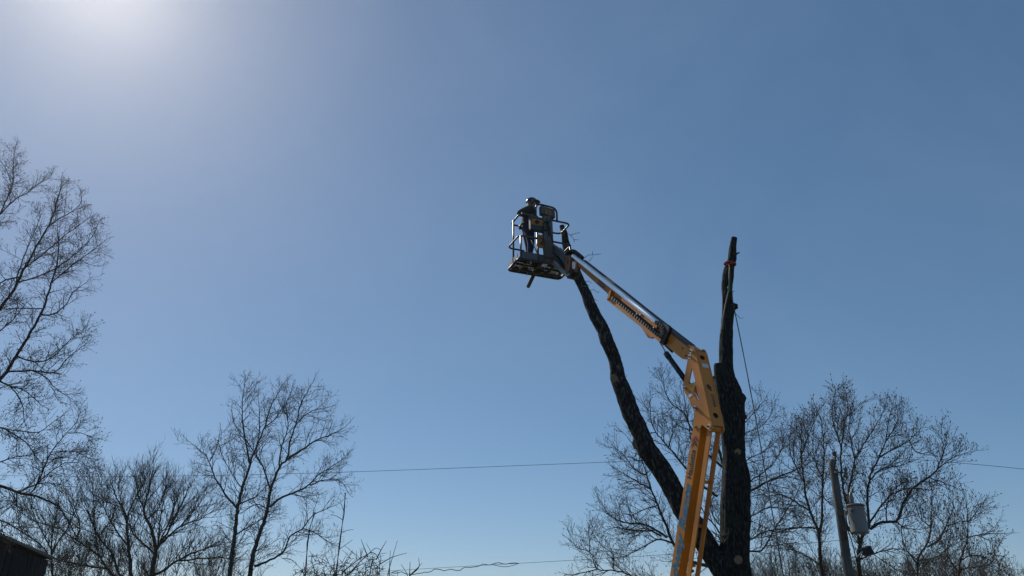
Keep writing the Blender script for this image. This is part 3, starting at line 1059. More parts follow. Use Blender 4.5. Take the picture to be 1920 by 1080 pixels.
def solveW(p, xt):
    lo, hi = 0., 1.5
    for _ in range(40):
        m_ = (lo + hi) / 2
        if proj(p - NN * m_)[0] < xt:
            lo = m_
        else:
            hi = m_
    return lo


W = solveW(PL(1320, 728), 1343)
WR = solveW(PL(1290, 960), 1304)
WL = solveW(PL(1316, 900), 1336.5)
sE = ppm(E0)
bot = PL(1271, 1180)
lift = thing('boom_lift', 'orange articulated boom lift with raised basket, boom pointing up left', 'boom lift', Vector((PL(1262, 1150).x, PL(1262, 1150).y, 0)))


def plate(name, px, off0, off1, m, parent, holes=(), on=None):
    """side plate traced on the plane `on` (default off0), moved square across to off0"""
    on = off0 if on is None else on
    o = [PL(x, y, on) + NN * (off0 - on) for x, y in px]
    h = [[PL(x, y, on) + NN * (off0 - on) for x, y in hh] for hh in holes]
    return prism(name, o, h, NN * (off1 - off0), m, parent)


def plate2(name, top, low, off0, off1, m, parent):
    """beam whose upper outline is traced on its far side and lower outline on its near side"""
    o = [PL(x, y, off1) + NN * (off0 - off1) for x, y in top] + [PL(x, y, off0) for x, y in low]
    return prism(name, o, [], NN * (off1 - off0), m, parent)


# knuckle between riser and upper boom
kp = [(1293.7, 652.6), (1297, 650.5), (1300.5, 652), (1304, 660), (1309.6, 684), (1319.8, 727.6), (1334, 795), (1335.7, 803), (1333, 808), (1329, 807), (1315.7, 796), (1312.7, 803), (1299, 803), (1301.5, 772.4),
      (1290.3, 747), (1280.7, 729.6), (1280.7, 722.5), (1287, 687), (1290.3, 668.5)]
kh = [[(1296.6, 691), (1298, 691.5), (1303.6, 715), (1303, 717), (1291, 719.5)], [(1304, 723.5), (1305, 724), (1311, 750), (1308, 751.6), (1300, 734)]]
kn = plate('knuckle', kp, 0, -.02, M['orange'], lift, kh)
plate('side_plate', kp, -W + .02, -W, M['orange'], lift, kh, on=0)
A, B = PL(1303.5, 657), PL(1334.6, 797)
ax = (B - A)
bw = -NN * (W - .046)
A2, B2 = A - NN * .023, B - NN * .023


def bp(s, t_):
    return A2 + (B2 - A2) * s + bw * t_


def hole(s, t_, rs, rt, k=14):
    return [bp(s + rs * math.cos(2 * math.pi * i / k), t_ + rt * math.sin(2 * math.pi * i / k)) for i in range(k)]


inn = (UU * 1.0 + UP * .0)
inn = (inn - ax.normalized() * inn.dot(ax.normalized())).normalized()
back = prism('back_plate', [bp(0, 0), bp(1, 0), bp(1, 1), bp(0, 1)], [hole(.085, .48, .032, .27), hole(.865, .5, .035, .27)], inn * .015, M['orange'], lift)
prism('dark_hole_backing', [p + inn * .05 for p in (bp(0, 0), bp(1, 0), bp(1, 1), bp(0, 1))], [], inn * .01, M['dark'], lift)  # dark sheet added behind the plate so its holes look shaded
ext = -inn
prism('sticker', [bp(.17, .25) + ext * .003, bp(.225, .25) + ext * .003, bp(.225, .9) + ext * .003, bp(.17, .9) + ext * .003], [], ext * .002, M['sticker'], back)
bx, by = ax.normalized(), -bw.normalized()
lg = [(.46, .34), (.475, .2), (.49, .3), (.515, .28), (.52, .45), (.545, .55), (.535, .75), (.52, .62), (.5, .62), (.49, .75), (.475, .55), (.455, .52)]
prism('emblem', [bp(a, c) + ext * .003 for a, c in lg], [], ext * .002, M['ink'], back)
text('lettering', 'DYNA', bp(.585, .5) + ext * .004, bx, -by if bx.cross(-by).dot(ext) > 0 else by, .075, M['ink'], back, bold=.02)
prism('top_cap', [PL(1297, 651, -.023), PL(1304, 658, -.023), PL(1304, 658, -W + .023), PL(1297, 651, -W + .023)], [], Vector((0, 0, -.02)), M['orange'], lift)
for (x, y, r) in [(1296.8, 659, 4.2), (1292.6, 668.5, 2.6), (1285.5, 728, 3.4), (1304.5, 765, 4.0), (1330.5, 800, 4.6)]:
    c = PL(x, y, .001)
    r /= sE * 1.15
    ws = disc('pivot_pin', c, NN, r, .02, M['zinc' if r * sE > 3.5 else 'steel_light'], lift)
    disc('pin_head', c + NN * .021, NN, r * .5, .02, M['dark'], ws, 12)
plate('sticker', [(1290.5, 741), (1297, 736), (1299, 741), (1292.5, 746.5)], .001, .003, M['sticker'], kn)
plate('sticker', [(1290.6, 665), (1296, 664.5), (1295, 673), (1290, 672)], .001, .0025, M['sticker'], kn)
plate('slot', [(1301, 802), (1303, 799), (1308, 798.5), (1306, 801.5)], .001, .003, M['ink'], kn)

# riser
rt = [(1302.5, 785), (1317, 785), (1271.7, 1080), (1256.4, 1180), (1239, 1180), (1256, 1080), (1299, 805)]
ri = plate('riser', rt, -.026, -.026 - WR, M['orange'], lift)
bm = bmesh.new()
c0, c1 = PL(1316.2, 790, -.03), PL(1258.2, 1173, -.03)
rin = -(UU - (c1 - c0).normalized() * UU.dot((c1 - c0).normalized())).normalized()
add_box(bm, c0 + rin * .004, c1 - c0, -NN * (WR - .008), rin * .004)
bmobj('shaded_back_face', bm, M['orange_deep'], ri)  # thin darker sheet: shade painted onto the riser's back face
lk = [(1327, 801), (1335, 801), (1294, 1080), (1279.5, 1180), (1272, 1180), (1286.8, 1080)]
plate('parallel_link', lk, -.026, -.046, M['orange'], lift)
plate('parallel_link', lk, -WL + .02, -WL, M['orange'], lift, on=-.026)
for y in (903, 985, 1060, 1130):
    x = 1316.5 - (y - 900) * (29.5 / 180)
    q = PL(x, y, -.046)
    d = -NN * (WL - .066)
    box('cross_bar', q - UP * .02, d, UU * .03, UP * .045, M['orange'], lift)
q = PL(1331, 803, -.02)
pipe('link_shaft', [q, q - NN * (W - .03)], .05, M['orange'], lift, k=12)
# lettering on the riser side
rd = (PL(1299, 805, 0) - PL(1256, 1080, 0)).normalized()
ru = NN.cross(rd)
if ru.dot(UU) < 0:
    ru = -ru


def rpt(s, t_, off=-.0235):
    """s = photo row, t_ = 0 (right edge of the face) .. 1 (left edge)"""
    f = (s - 805) / (1080 - 805)
    xr, xl = 1313.5 + (1271.7 - 1313.5) * f, 1299 + (1256 - 1299) * f
    return PL(xr + (xl - xr) * t_, s, off)


fw = (rpt(950, 1) - rpt(950, 0)).length
text('lettering', 'Haulotte', rpt(899, .24), rd, ru, fw * .8, M['ink'], ri, bold=.03, sx=.84)
for i, mm in ((0, 'ink'), (1, 'red')):
    y = 838 - 9 * i
    prism('chevron', [rpt(y, .2), rpt(y - 8, .52), rpt(y, .84), rpt(y - 4.5, .84), rpt(y - 12.5, .52), rpt(y - 4.5, .2)], [], NN * .002, M[mm], ri)
text('lettering', 'dway Rents', rpt(1087, .12), rd, ru, fw * 1.12, M['blue'], ri, shear=.25, bold=.04, sx=1.45)


# upper boom
bm0 = (1083, 496)
sil = [(1099, 488), (1133, 514.5), (1180, 551), (1215.6, 579.5), (1249, 605.5), (1282, 631), (1303, 647)]
plate2('fly_boom', [(1092, 486), (1133, 518), (1160, 539.5)], [(1150, 560), (1115, 529), (1083, 499.5), (1074, 491)], -.055, -W + .06, M['orange'], lift)
ubm = plate2('upper_boom', [(1142, 521)] + [(x - .6, y + 1) for x, y in sil[2:]], [(1302, 655), (1298, 668), (1287, 673.5), (1280, 673), (1271, 666.7), (1253, 651), (1236, 634), (1139, 551)], -.035, -W + .04, M['orange'], lift)
plate2('boom_cover', sil, [(1292, 652), (1246, 617.5), (1229, 604), (1171, 556), (1111, 509.5), (1087, 490)], -.03, -W + .035, M['dark'], lift)
gt = [PL(x, y, .034) for x, y in ((1073, 476.5), (1111, 506.5), (1171, 553.5), (1229, 600.5))]
gl = [PL(x, y, .04) for x, y in ((1070.5, 480.5), (1109, 511.8), (1168, 558.8), (1226.5, 605.5))]
gi = [p - NN * .08 for p in gt]
V = gt + gl + gi
Fc = []
for i in range(3):
    Fc += [(i, i + 1, 5 + i, 4 + i), (4 + i, 5 + i, 9 + i, 8 + i), (8 + i, 9 + i, i + 1, i)]
Fc += [(0, 4, 8), (3, 11, 7)]
bm = bmesh.new()
vs = [bm.verts.new(v) for v in V]
for f in Fc:
    bm.faces.new([vs[i] for i in f])
bmobj('hose_guide', bm, M['rail_metal'], lift)
plate('painted_recess_shade', [(1148, 548), (1150, 544), (1234, 612), (1238, 622), (1232, 628)], -.034, -.031, M['black'], lift)  # black strip painting the shade of the recess above the chain
plate('boom_rail', [(1150, 543), (1164, 553), (1234, 611), (1232, 617), (1153, 553)], -.0305, -.01, M['orange_deep'], lift)
plate('chain_tray', [(1138, 563), (1141, 556), (1144, 558), (1236, 633), (1244, 640), (1242, 646), (1225, 632), (1219, 634.5), (1215, 633), (1202, 613.5)], .0, -.05, M['orange'], lift)
plate('tray_end', [(1137.5, 562), (1142, 545.5), (1146, 544), (1142.5, 558)], .03, -.05, M['orange'], lift)
# energy chain: lower run, bend, short upper run
path = [(1146 + (1234 - 1146) * i / 21, 557.5 + (629.5 - 557.5) * i / 21) for i in range(22)]
path += [(1238.2, 630.2), (1241.5, 627), (1243.2, 622.5), (1243, 617.5), (1241, 613), (1237.5, 609.5), (1233.5, 606.5), (1229.5, 603.5)]
bm, bm2 = bmesh.new(), bmesh.new()
for i in range(len(path) - 1):
    a, c = PL(*path[i], .045), PL(*path[i + 1], .045)
    d = (c - a)
    nn = d.normalized().cross(NN)
    add_box(bm, a - nn * .028 + d * .15, d * .45, nn * .056, -NN * .07)
    add_box(bm2, a - nn * .023 - NN * .008, d * 1.02, nn * .046, -NN * .055)
o = bmobj('energy_chain', bm, M['chain'], lift)
o['kind'] = 'stuff'
o = bmobj('chain_core', bm2, M['black'], lift)
plate('hose_bundle', [(1243, 605), (1250, 609), (1254.5, 613.5), (1253, 624), (1247, 637), (1243.5, 646), (1236.5, 642), (1241, 633), (1245.5, 624), (1246.5, 616)], .035, -.034, M['black'], lift)
plate('worn_patch', [(1253, 620), (1262, 624), (1268, 630), (1266, 638), (1259, 646), (1251, 640)], -.034, -.032, M['orange_deep'], lift)
plate('access_cover', [(1255.5, 624), (1261, 627.5), (1258, 638), (1251.5, 635.5)], -.0315, -.02, M['orange'], lift)
bd = (PL(1200, 585) - PL(1120, 522)).normalized()
bu = NN.cross(bd)
if bu.z < 0:
    bu = -bu
text('lettering', '5533A', PL(1119.6, 531.2, -.05), bd, bu, .155, M['ink'], lift, bold=.02, sx=.82)
for x, y in ((1201, 590), (1226, 614.5), (1194, 589)):
    disc('bolt', PL(x, y, -.009), NN, .018, .012, M['zinc'], lift, 8)
for x, y in ((1280, 653), (1286, 667)):
    disc('bolt', PL(x, y, -.034), NN, .014, .01, M['ink'], lift, 8)
# lift cylinder
cy = W * .5
p0, p1, p2 = PL(1234, 636, -cy), PL(1250, 664, -cy), PL(1292, 722, -cy)
pipe('cylinder_rod', [p0, p1 + (p1 - p0) * .1], 1.6 / sE, M['steel_light'], lift, k=10)
cb = pipe('cylinder_barrel', [p1, p2], 5.2 / sE, M['black'], lift, k=14)
pipe('gland', [p1 - (p2 - p1).normalized() * .02, p1 + (p2 - p1).normalized() * .09], 5.9 / sE, M['navy'], cb, k=14)
pipe('hydraulic_hose', [PL(1241, 644, -cy), PL(1250, 650, -cy + .1), PL(1262, 662, -cy), PL(1258, 654, -cy)], .014, M['black'], lift, fil=.1)

# boom head and jib
sT = ppm(PL(1070, 495))
hd = plate('boom_head', [(1060, 482), (1067, 478), (1070, 484), (1068, 505), (1063, 514), (1060, 512)], 0, -.03, M['orange_dirty'], lift, [[(1063, 489), (1066, 486), (1066, 494), (1063, 497)]])
plate('head_plate', [(1060, 482), (1067, 478), (1070, 484), (1068, 505), (1063, 514), (1060, 512)], -W + .1, -W + .07, M['orange_dirty'], lift, on=0)
plate('head_bracket', [(1073, 490), (1079, 492), (1078, 503), (1073, 506)], -.0, -.03, M['zinc'], lift)
plate('head_bracket', [(1077, 497), (1084, 500), (1081, 511), (1075, 508)], -.02, -.05, M['orange_dirty'], lift)
c = PL(1071, 510, 0)
pipe('rotator', [c, c - NN * (W - .1)], 7.5 / sT, M['black'], lift, k=16)
c = PL(1064.5, 519, .02)
pipe('jib_pin', [c, c - NN * (W - .05)], 3.2 / sT, M['dark'], lift, k=12)
for k_, pp in enumerate(([(1062, 477), (1068, 470), (1078, 470), (1086, 478), (1092, 485)], [(1060, 480), (1064, 472), (1073, 472), (1082, 477), (1085, 486)], [(1066, 478), (1073, 473), (1083, 474), (1093, 483)], [(1050, 466), (1058, 474), (1066, 474), (1074, 478)])):
    pipe('hose', [PL(x, y, -.08 - .05 * k_) for x, y in pp], .03, M['black'], lift, fil=.12)
plate('jib_arm', [(1024, 453), (1030, 455.5), (1064, 478), (1062, 488), (1057, 487.5), (1022, 464)], -.07, -.2, M['steel'], lift)
plate('jib_link', [(1024, 481), (1028, 482), (1067, 514.5), (1066, 520.5), (1062, 519.5), (1023, 486)], -.06, -.1, M['steel_light'], lift)
pipe('jib_cylinder', [PL(1040, 472, -.14), PL(1058, 502, -.14)], 3 / sT, M['black'], lift, k=10)
pipe('jib_hose', [PL(1034, 470, -.1), PL(1045, 484, -.02), PL(1052, 497, -.06), PL(1061, 508, -.1)], .02, M['black'], lift, fil=.15)

# basket
PHI = math.radians(22)
WW, BB = Vector((math.cos(PHI), math.sin(PHI), 0)), Vector((-math.sin(PHI), math.cos(PHI), 0))
BASE = at(973.5, 484, 14.45)
BWID, BDEP, BH = 1.27, .66, 1.1


def bk(a, b_, z):
    return BASE + WW * a + BB * b_ + UP * z


fr = fillet([bk(0, 0, 0), bk(BWID, 0, 0), bk(BWID, BDEP, 0), bk(0, BDEP, 0)], .1, closed=True)
bas = pipe('basket', fr, .028, M['navy'], lift, k=10)
# toe boards
box('toe_board', bk(.05, -.012, .02), WW * (BWID * .45), BB * .012, UP * .16, M['steel'], bas)
box('toe_board', bk(BWID * .58, -.012, .02), WW * (BWID * .38), BB * .012, UP * .16, M['steel'], bas)
box('toe_board', bk(-.012, .08, .02), WW * .012, BB * (BDEP - .16), UP * .13, M['steel'], bas)
box('toe_board', bk(BWID, .08, .02), WW * .012, BB * (BDEP - .16), UP * .13, M['steel'], bas)
box('toe_board', bk(.08, BDEP, .02), WW * (BWID - .16), BB * .012, UP * .13, M['steel'], bas)
# floor: joists, grating and mats
for a in (.2, .5, .85, 1.1):
    box('joist', bk(a, .02, -.03), WW * .05, BB * (BDEP - .04), UP * .045, M['floor'], bas)
for b_ in (.24, .5):
    box('joist', bk(.03, b_, -.026), WW * (BWID - .06), BB * .04, UP * .04, M['floor'], bas)
bm = bmesh.new()
for i in range(30):
    add_box(bm, bk(.03 + i * (BWID - .06) / 30, .02, .016), WW * .010, BB * (BDEP - .04), UP * .012)
for i in range(15):
    add_box(bm, bk(.03, .03 + i * (BDEP - .06) / 15, .029), WW * (BWID - .06), BB * .009, UP * .01)
o = bmobj('grating', bm, M['floor'], bas)
o['kind'] = 'stuff'
for a, b_, x, y in ((.0, .0, .3, .22), (.36, .05, .22, .24), (.24, .42, .14, .2), (.56, .32, .2, .28), (.72, .03, .3, .18), (.98, .12, .1, .26), (.05, .46, .1, .16)):
    box('floor_mat', bk(.02 + a, .02 + b_, .041), WW * x, BB * y, UP * .012, M['floor'], bas)
rg = random.Random(9)
for i in range(9):
    q = bk(rg.uniform(.15, 1.1), rg.uniform(.1, .6), .0)
    d = WW * rg.gauss(0, .09) + BB * rg.gauss(0, .09)
    pipe('floor_cable', [q - UP * .03, q + d * .5 - UP * .045, q + d - UP * .03], .009, M['rope' if i % 3 else 'black'], bas, k=5)
# rails
TOP, MID = BH, .56
tr_ = .021
ring = [bk(.42, 0, TOP), bk(.02, 0, TOP), bk(.02, BDEP - .13, TOP), bk(BWID - .01, BDEP - .13, TOP), bk(BWID - .01, 0, TOP), bk(.70, 0, TOP)]
pipe('top_rail', ring, tr_, M['navy'], bas, fil=.12)
pipe('top_rail', [bk(.06, -.012, TOP + .012), bk(.45, -.012, TOP + .012)], tr_, M['steel'], bas)
pipe('mid_rail', [bk(.50, 0, MID), bk(0, 0, MID), bk(0, BDEP, MID), bk(.4, BDEP, MID)], tr_, M['navy'], bas, fil=.12)
pipe('mid_rail', [bk(.06, -.012, MID + .005), bk(.5, -.012, MID + .005)], tr_ * .9, M['steel'], bas)
pipe('mid_rail', [bk(.78, 0, MID), bk(BWID, 0, MID), bk(BWID, BDEP, MID), bk(.9, BDEP, MID)], tr_, M['navy'], bas, fil=.12)
for a, b_, z0, z1 in ((.04, 0, 0, MID), (.0, BDEP * .5, 0, TOP), (BWID * .53, BDEP - .13, 0, TOP), (BWID - .03, 0, 0, MID), (.45, 0, 0, MID)):
    pipe('post', [bk(a, b_, z0), bk(a, b_, z1)], tr_, M['navy'], bas)
pipe('brace', [bk(.3, .02, MID - .05), bk(.52, .04, .05)], .012, M['steel'], bas)
# column, console and boxes on the near side
col = prism('column', [bk(.58, -.11, -.02), bk(.75, -.11, -.02), bk(.78, -.11, .3), bk(.76, -.11, 1.12), bk(.55, -.11, 1.12), bk(.55, -.11, .5)], [], BB * .1, M['steel'], bas)
box('jib_yoke', bk(.56, -.16, .06), WW * .17, BB * .05, UP * .42, M['dark'], bas, .006)
box('hook_plate', bk(.43, -.06, .32), WW * .17, BB * .03, UP * .32, M['orange_faded'], bas, .005)
text('lettering', '2', bk(.455, -.0635, .40), WW, UP, .24, M['ink'], bas, bold=.03)
con = prism('console', [bk(.50, -.10, 1.16), bk(.84, -.10, 1.13), bk(.86, -.04, 1.37), bk(.52, -.04, 1.40)], [], BB * .11, M['dark'], bas)
prism('sticker', [bk(.60, -.098, 1.17), bk(.74, -.098, 1.158), bk(.755, -.062, 1.30), bk(.615, -.062, 1.312)], [], -BB * .004 + UP * .0015, M['orange_faded'], bas)
text('lettering', '2', bk(.645, -.098, 1.19), WW, (UP * .24 + BB * .06), .13, M['ink'], bas, bold=.03)
hp = [bk(.40, -.02, TOP), bk(.40, -.02, 1.44), bk(.92, -.02, 1.42), bk(.92, -.02, TOP)]
pipe('guard_hoop', hp, .022, M['navy'], bas, fil=.14)
tb = box('tool_box', bk(.24, -.09, .72), WW * .33, BB * .11, UP * .3, M['navy'], bas, .008)
box('lid', bk(.225, -.105, 1.015), WW * .35, BB * .13, UP * .035, M['steel'], bas, .004)
pl = box('face_plate', bk(.26, -.098, .84), WW * .29, BB * .006, UP * .15, M['orange_faded'], bas)
disc('lens', bk(.39, -.099, .915), -BB, .05, .012, M['black'], bas, 16)
a0 = [bk(.58 + .05 * math.cos(i * .5236), -.13, .84 + .12 * math.sin(i * .5236)) for i in range(13)]
pipe('cable_loop', a0, .014, M['black'], bas)
pipe('cable', [bk(.62, -.12, 1.05), bk(.68, -.13, .8), bk(.76, -.12, .45)], .01, M['black'], bas)
pipe('cable', [bk(.74, -.12, 1.1), bk(.65, -.13, .9), bk(.66, -.13, .6)], .01, M['black'], bas)

# saw hanging behind the basket, its bar below the floor
sw = thing('pole_saw', 'dark round-ended saw bar hanging down below the basket floor', 'saw', bk(.62, BDEP + .06, -.3))
q0 = bk(.62, BDEP + .07, -.06)
d = (at(1004, 538, q0.y) - at(1012, 521, q0.y)).normalized()
sd_ = d.cross(BB).normalized()
o = []
for i in range(9):
    a = math.pi * i / 8
    o.append(q0 + d * (.21 + .04 * math.sin(a)) + sd_ * .042 * math.cos(a))
o = [q0 + sd_ * .042 - d * .15] + o + [q0 - sd_ * .042 - d * .15]
prism('guide_bar', o, [], BB * .02, M['dark'], sw)
box('saw_body', q0 - d * .42 - sd_ * .07 - BB * .03, d * .28, sd_ * .14, BB * .11, M['dark'], sw, .02)

# trailer base of the lift, under the frame
tb0 = PL(1250, 1150, -W / 2)
tb0.z = 0
bz = .62
ubx = UU
pipe('turntable', [tb0 + UP * (bz + .1), tb0 + UP * (bz + .28)], .42, M['dark'], lift, k=24)
top_r = PL(1247, 1180, -.03)
mast = Vector((tb0.x, tb0.y, bz + .28))
box('turret', mast - ubx * .3 - NN * .2, ubx * .6, NN * .4, UP * max(.4, top_r.z - mast.z + .25), M['orange'], lift, .02)
box('chassis', tb0 - ubx * 1.5 - NN * .3 + UP * (bz - .12), ubx * 3.0, NN * .6, UP * .2, M['orange'], lift, .02)
pipe('drawbar', [tb0 - ubx * 1.5 + UP * bz, tb0 - ubx * 2.9 + UP * .5], .06, M['dark'], lift)
for s_ in (-1, 1):
    wc = tb0 + NN * (s_ * .62) + UP * .33
    ty = lathe('wheel', [(.2, -.09), (.31, -.09), (.33, -.05), (.33, .05), (.31, .09), (.2, .09)], wc, NN * s_, M['black'], lift, 24)
    lathe('rim', [(.05, .03), (.2, .092), (.2, .093), (.06, .095)], wc, NN * s_, M['zinc'], ty, 16)
    pipe('axle', [tb0 + UP * .33, wc], .05, M['dark'], lift)
for a_, c_ in ((1, 1), (1, -1), (-1, 1), (-1, -1)):
    r0 = tb0 + ubx * (1.2 * a_) + NN * (.28 * c_) + UP * (bz - .02)
    r1 = tb0 + ubx * (2.0 * a_) + NN * (1.5 * c_) + UP * .12
    og = pipe('outrigger', [r0, r1], .06, M['orange'], lift)
    pipe('foot_pad', [Vector((r1.x, r1.y, .0)), Vector((r1.x, r1.y, .07))], .16, M['black'], og, k=16)

# ------------------------------------------------------------------ the worker in the basket
pb = bk(.36, .34, .055)
worker = thing('person', 'worker in dark helmet, ear muffs, grey shirt and navy trousers standing in the basket', 'person', pb)
fw_ = Vector((.98, .15, 0)).normalized()      # facing
rt_ = Vector((fw_.y, -fw_.x, 0))              # their right hand side (towards us)


def hp_(f, r_, z):
    return pb + fw_ * f + rt_ * r_ + UP * (z * .965)


def skin(name, verts, edges, radii, root, m, sub=2):
    me = bpy.data.meshes.new(name)
    me.from_pydata([tuple(v) for v in verts], edges, [])
    o = bpy.data.objects.new(name, me)
    COL.objects.link(o)
    md = o.modifiers.new('skin', 'SKIN')
    md.use_smooth_shade = True
    for i, r in enumerate(radii):
        v = me.skin_vertices[0].data[i]
        v.radius = r if isinstance(r, tuple) else (r, r)
        v.use_root = (i == root)
    ss = o.modifiers.new('sub', 'SUBSURF')
    ss.levels = sub
    ss.render_levels = sub
    dg = bpy.context.evaluated_depsgraph_get()
    nm = bpy.data.meshes.new_from_object(o.evaluated_get(dg))
    bpy.data.objects.remove(o)
    nm.name = name
    return link(name, nm, m, worker, True)


H = 1.0
J = {
    'pel': hp_(0, 0, .93), 'waist': hp_(.01, 0, 1.06), 'chest': hp_(.03, 0, 1.26), 'neckb': hp_(.03, 0, 1.42), 'neck': hp_(.06, 0, 1.49), 'head0': hp_(.075, 0, 1.55), 'head1': hp_(.085, 0, 1.64),
    'shr': hp_(.02, .17, 1.38), 'shl': hp_(.04, -.17, 1.37), 'elr': hp_(-.27, .24, 1.19), 'wrr': hp_(-.02, .27, 1.12), 'ell': hp_(.18, -.27, 1.16), 'wrl': hp_(.38, -.14, 1.19),
    'hir': hp_(0, .10, .88), 'hil': hp_(0, -.10, .88), 'knr': hp_(.05, .12, .48), 'knl': hp_(.05, -.12, .48), 'anr': hp_(-.01, .13, .08), 'anl': hp_(.0, -.13, .08), 'tor': hp_(.16, .15, .035), 'tol': hp_(.17, -.14, .035),
}
names = list(J)
idx = {n: i for i, n in enumerate(names)}
ed = [('pel', 'waist'), ('waist', 'chest'), ('chest', 'neckb'), ('neckb', 'neck'), ('neck', 'head0'), ('head0', 'head1'), ('neckb', 'shr'), ('neckb', 'shl'), ('shr', 'elr'), ('elr', 'wrr'), ('shl', 'ell'), ('ell', 'wrl'),
      ('pel', 'hir'), ('pel', 'hil'), ('hir', 'knr'), ('hil', 'knl'), ('knr', 'anr'), ('knl', 'anl'), ('anr', 'tor'), ('anl', 'tol')]
rad = {'pel': .175, 'waist': .17, 'chest': .19, 'neckb': .115, 'neck': .06, 'head0': .085, 'head1': .095, 'shr': .1, 'shl': .1, 'elr': .072, 'wrr': .04, 'ell': .058, 'wrl': .04,
       'hir': .125, 'hil': .125, 'knr': .09, 'knl': .09, 'anr': .055, 'anl': .055, 'tor': .045, 'tol': .045}
skin('body', [J[n] for n in names], [(idx[a], idx[b_]) for a, b_ in ed], [rad[n] for n in names], 0, M['shirt'])
body = [o for o in COL.objects if o.name.startswith('body')][0]
me = body.data
me.materials.append(M['trouser'])
me.materials.append(M['skin'])
me.materials.append(M['boot'])
for pol in me.polygons:
    c = pol.center - pb
    if c.z < .13:
        pol.material_index = 3
    elif c.z < 1.0:
        pol.material_index = 1
    elif c.z > 1.475:
        pol.material_index = 2
# hands: palm, four fingers and a thumb closing on what they hold
for side, wr, palm in ((1, J['wrr'], hp_(.05, .255, 1.12)), (-1, J['wrl'], hp_(.44, -.11, 1.20))):
    dr = (palm - wr).normalized()
    lat = dr.cross(UP).normalized()
    up_ = lat.cross(dr)
    V, Ed, Rd = [wr, palm], [(0, 1)], [.032, (.036, .022)]
    for k_ in range(4):
        o_ = (k_ - 1.5) * .019
        b0 = palm + up_ * o_ + dr * .025
        ln = (.07, .08, .076, .06)[k_]
        pts_ = [b0, b0 + dr * ln * .45 + lat * .008 * side, b0 + dr * ln * .7 + lat * .03 * side, b0 + dr * ln * .62 + lat * .052 * side]
        i0 = len(V)
        V += pts_
        Ed += [(1, i0), (i0, i0 + 1), (i0 + 1, i0 + 2), (i0 + 2, i0 + 3)]
        Rd += [.0105, .0095, .009, .008]
    i0 = len(V)
    V += [palm + up_ * .036 - dr * .02, palm + up_ * .055 + dr * .02 + lat * .018 * side, palm + up_ * .05 + dr * .045 + lat * .035 * side]
    Ed += [(1, i0), (i0, i0 + 1), (i0 + 1, i0 + 2)]
    Rd += [.013, .011, .009]
    skin('hand', V, Ed, Rd, 0, M['boot'], 1)
# head: nose, brow, chin and ears shaped on an egg
hc = hp_(.095, 0, 1.615)
bm = bmesh.new()
bmesh.ops.create_uvsphere(bm, u_segments=24, v_segments=18, radius=1)
for v in bm.verts:
    x, y, z = v.co
    f = Vector((x * .098, y * .076, z * .122))
    if x > .5:
        nz = math.exp(-((z + .12) / .2) ** 2 - (y / .2) ** 2)
        f.x += .026 * nz
        f.x += .008 * math.exp(-((z - .2) / .12) ** 2)
        f.x -= .012 * math.exp(-((z - .04) / .1) ** 2 - ((abs(y) - .38) / .2) ** 2)
        f.x += .010 * math.exp(-((z + .45) / .09) ** 2 - (y / .3) ** 2)
        f.x += .012 * math.exp(-((z + .8) / .15) ** 2)
    if z < -.3:
        f.y *= 1 + .25 * (z + .3)
    v.co = hc + fw_ * f.x + rt_ * f.y + UP * f.z
hd_ = bmobj('head', bm, M['skin'], worker, True)
for s_ in (-1, 1):
    lathe('eye', [(.002, 0), (.011, .002), (.011, .005), (.003, .009)], hc + fw_ * .083 + rt_ * (.03 * s_) + UP * .006, fw_, M['muff'], hd_, 10)
# helmet with raised visor, ear cups and neck cape
bm = bmesh.new()
bmesh.ops.create_uvsphere(bm, u_segments=28, v_segments=16, radius=1)
bmesh.ops.delete(bm, geom=[v for v in bm.verts if v.co.z < -.08], context='VERTS')
hb = hc + UP * .045
for v in bm.verts:
    x, y, z = v.co
    rdg = 1 + .035 * math.exp(-(y / .14) ** 2) * (1 if z > .3 else 0)
    p_ = Vector((x * .138, y * .112, z * .128 * rdg))
    v.co = hb + fw_ * p_.x + rt_ * p_.y + UP * p_.z
he = bmobj('helmet', bm, M['helmet'], worker, True)
br = [hb + fw_ * (.075 + .10 * math.cos(a)) + rt_ * (.10 * math.sin(a)) + UP * (.012 - .02 * math.cos(a)) for a in [(-90 + 15 * i) * math.pi / 180 for i in range(13)]]
prism('peak', br, [], UP * .012, M['helmet'], he)
vs = [hb + fw_ * (.075 + .125 * math.cos(a)) + rt_ * (.085 * math.sin(a)) + UP * (.05 - .035 * math.cos(a)) for a in [(-75 + 15 * i) * math.pi / 180 for i in range(11)]]
prism('visor', vs, [], UP * .006 + fw_ * .003, M['steel'], he)
for s_ in (-1, 1):
    ec = hc + rt_ * (.078 * s_) - fw_ * .012 - UP * .012
    cup = lathe('ear_cup', [(.03, 0), (.043, .006), (.046, .028), (.034, .044), (.012, .05)], ec, rt_ * s_, M['muff' if s_ < 0 else 'dark'], worker, 16)
    pipe('arm', [ec + rt_ * (.03 * s_) + UP * .03, hb + rt_ * (.118 * s_) + UP * .01], .008, M['steel_light'], cup, k=6)
prism('neck_cape', [hb - fw_ * .10 + rt_ * .07 - UP * .0, hb - fw_ * .128 + UP * .0, hb - fw_ * .10 - rt_ * .07, hb - fw_ * .085 - rt_ * .06 - UP * .13, hb - fw_ * .105 - UP * .14, hb - fw_ * .085 + rt_ * .06 - UP * .13], [], -fw_ * .012, M['muff'], he)
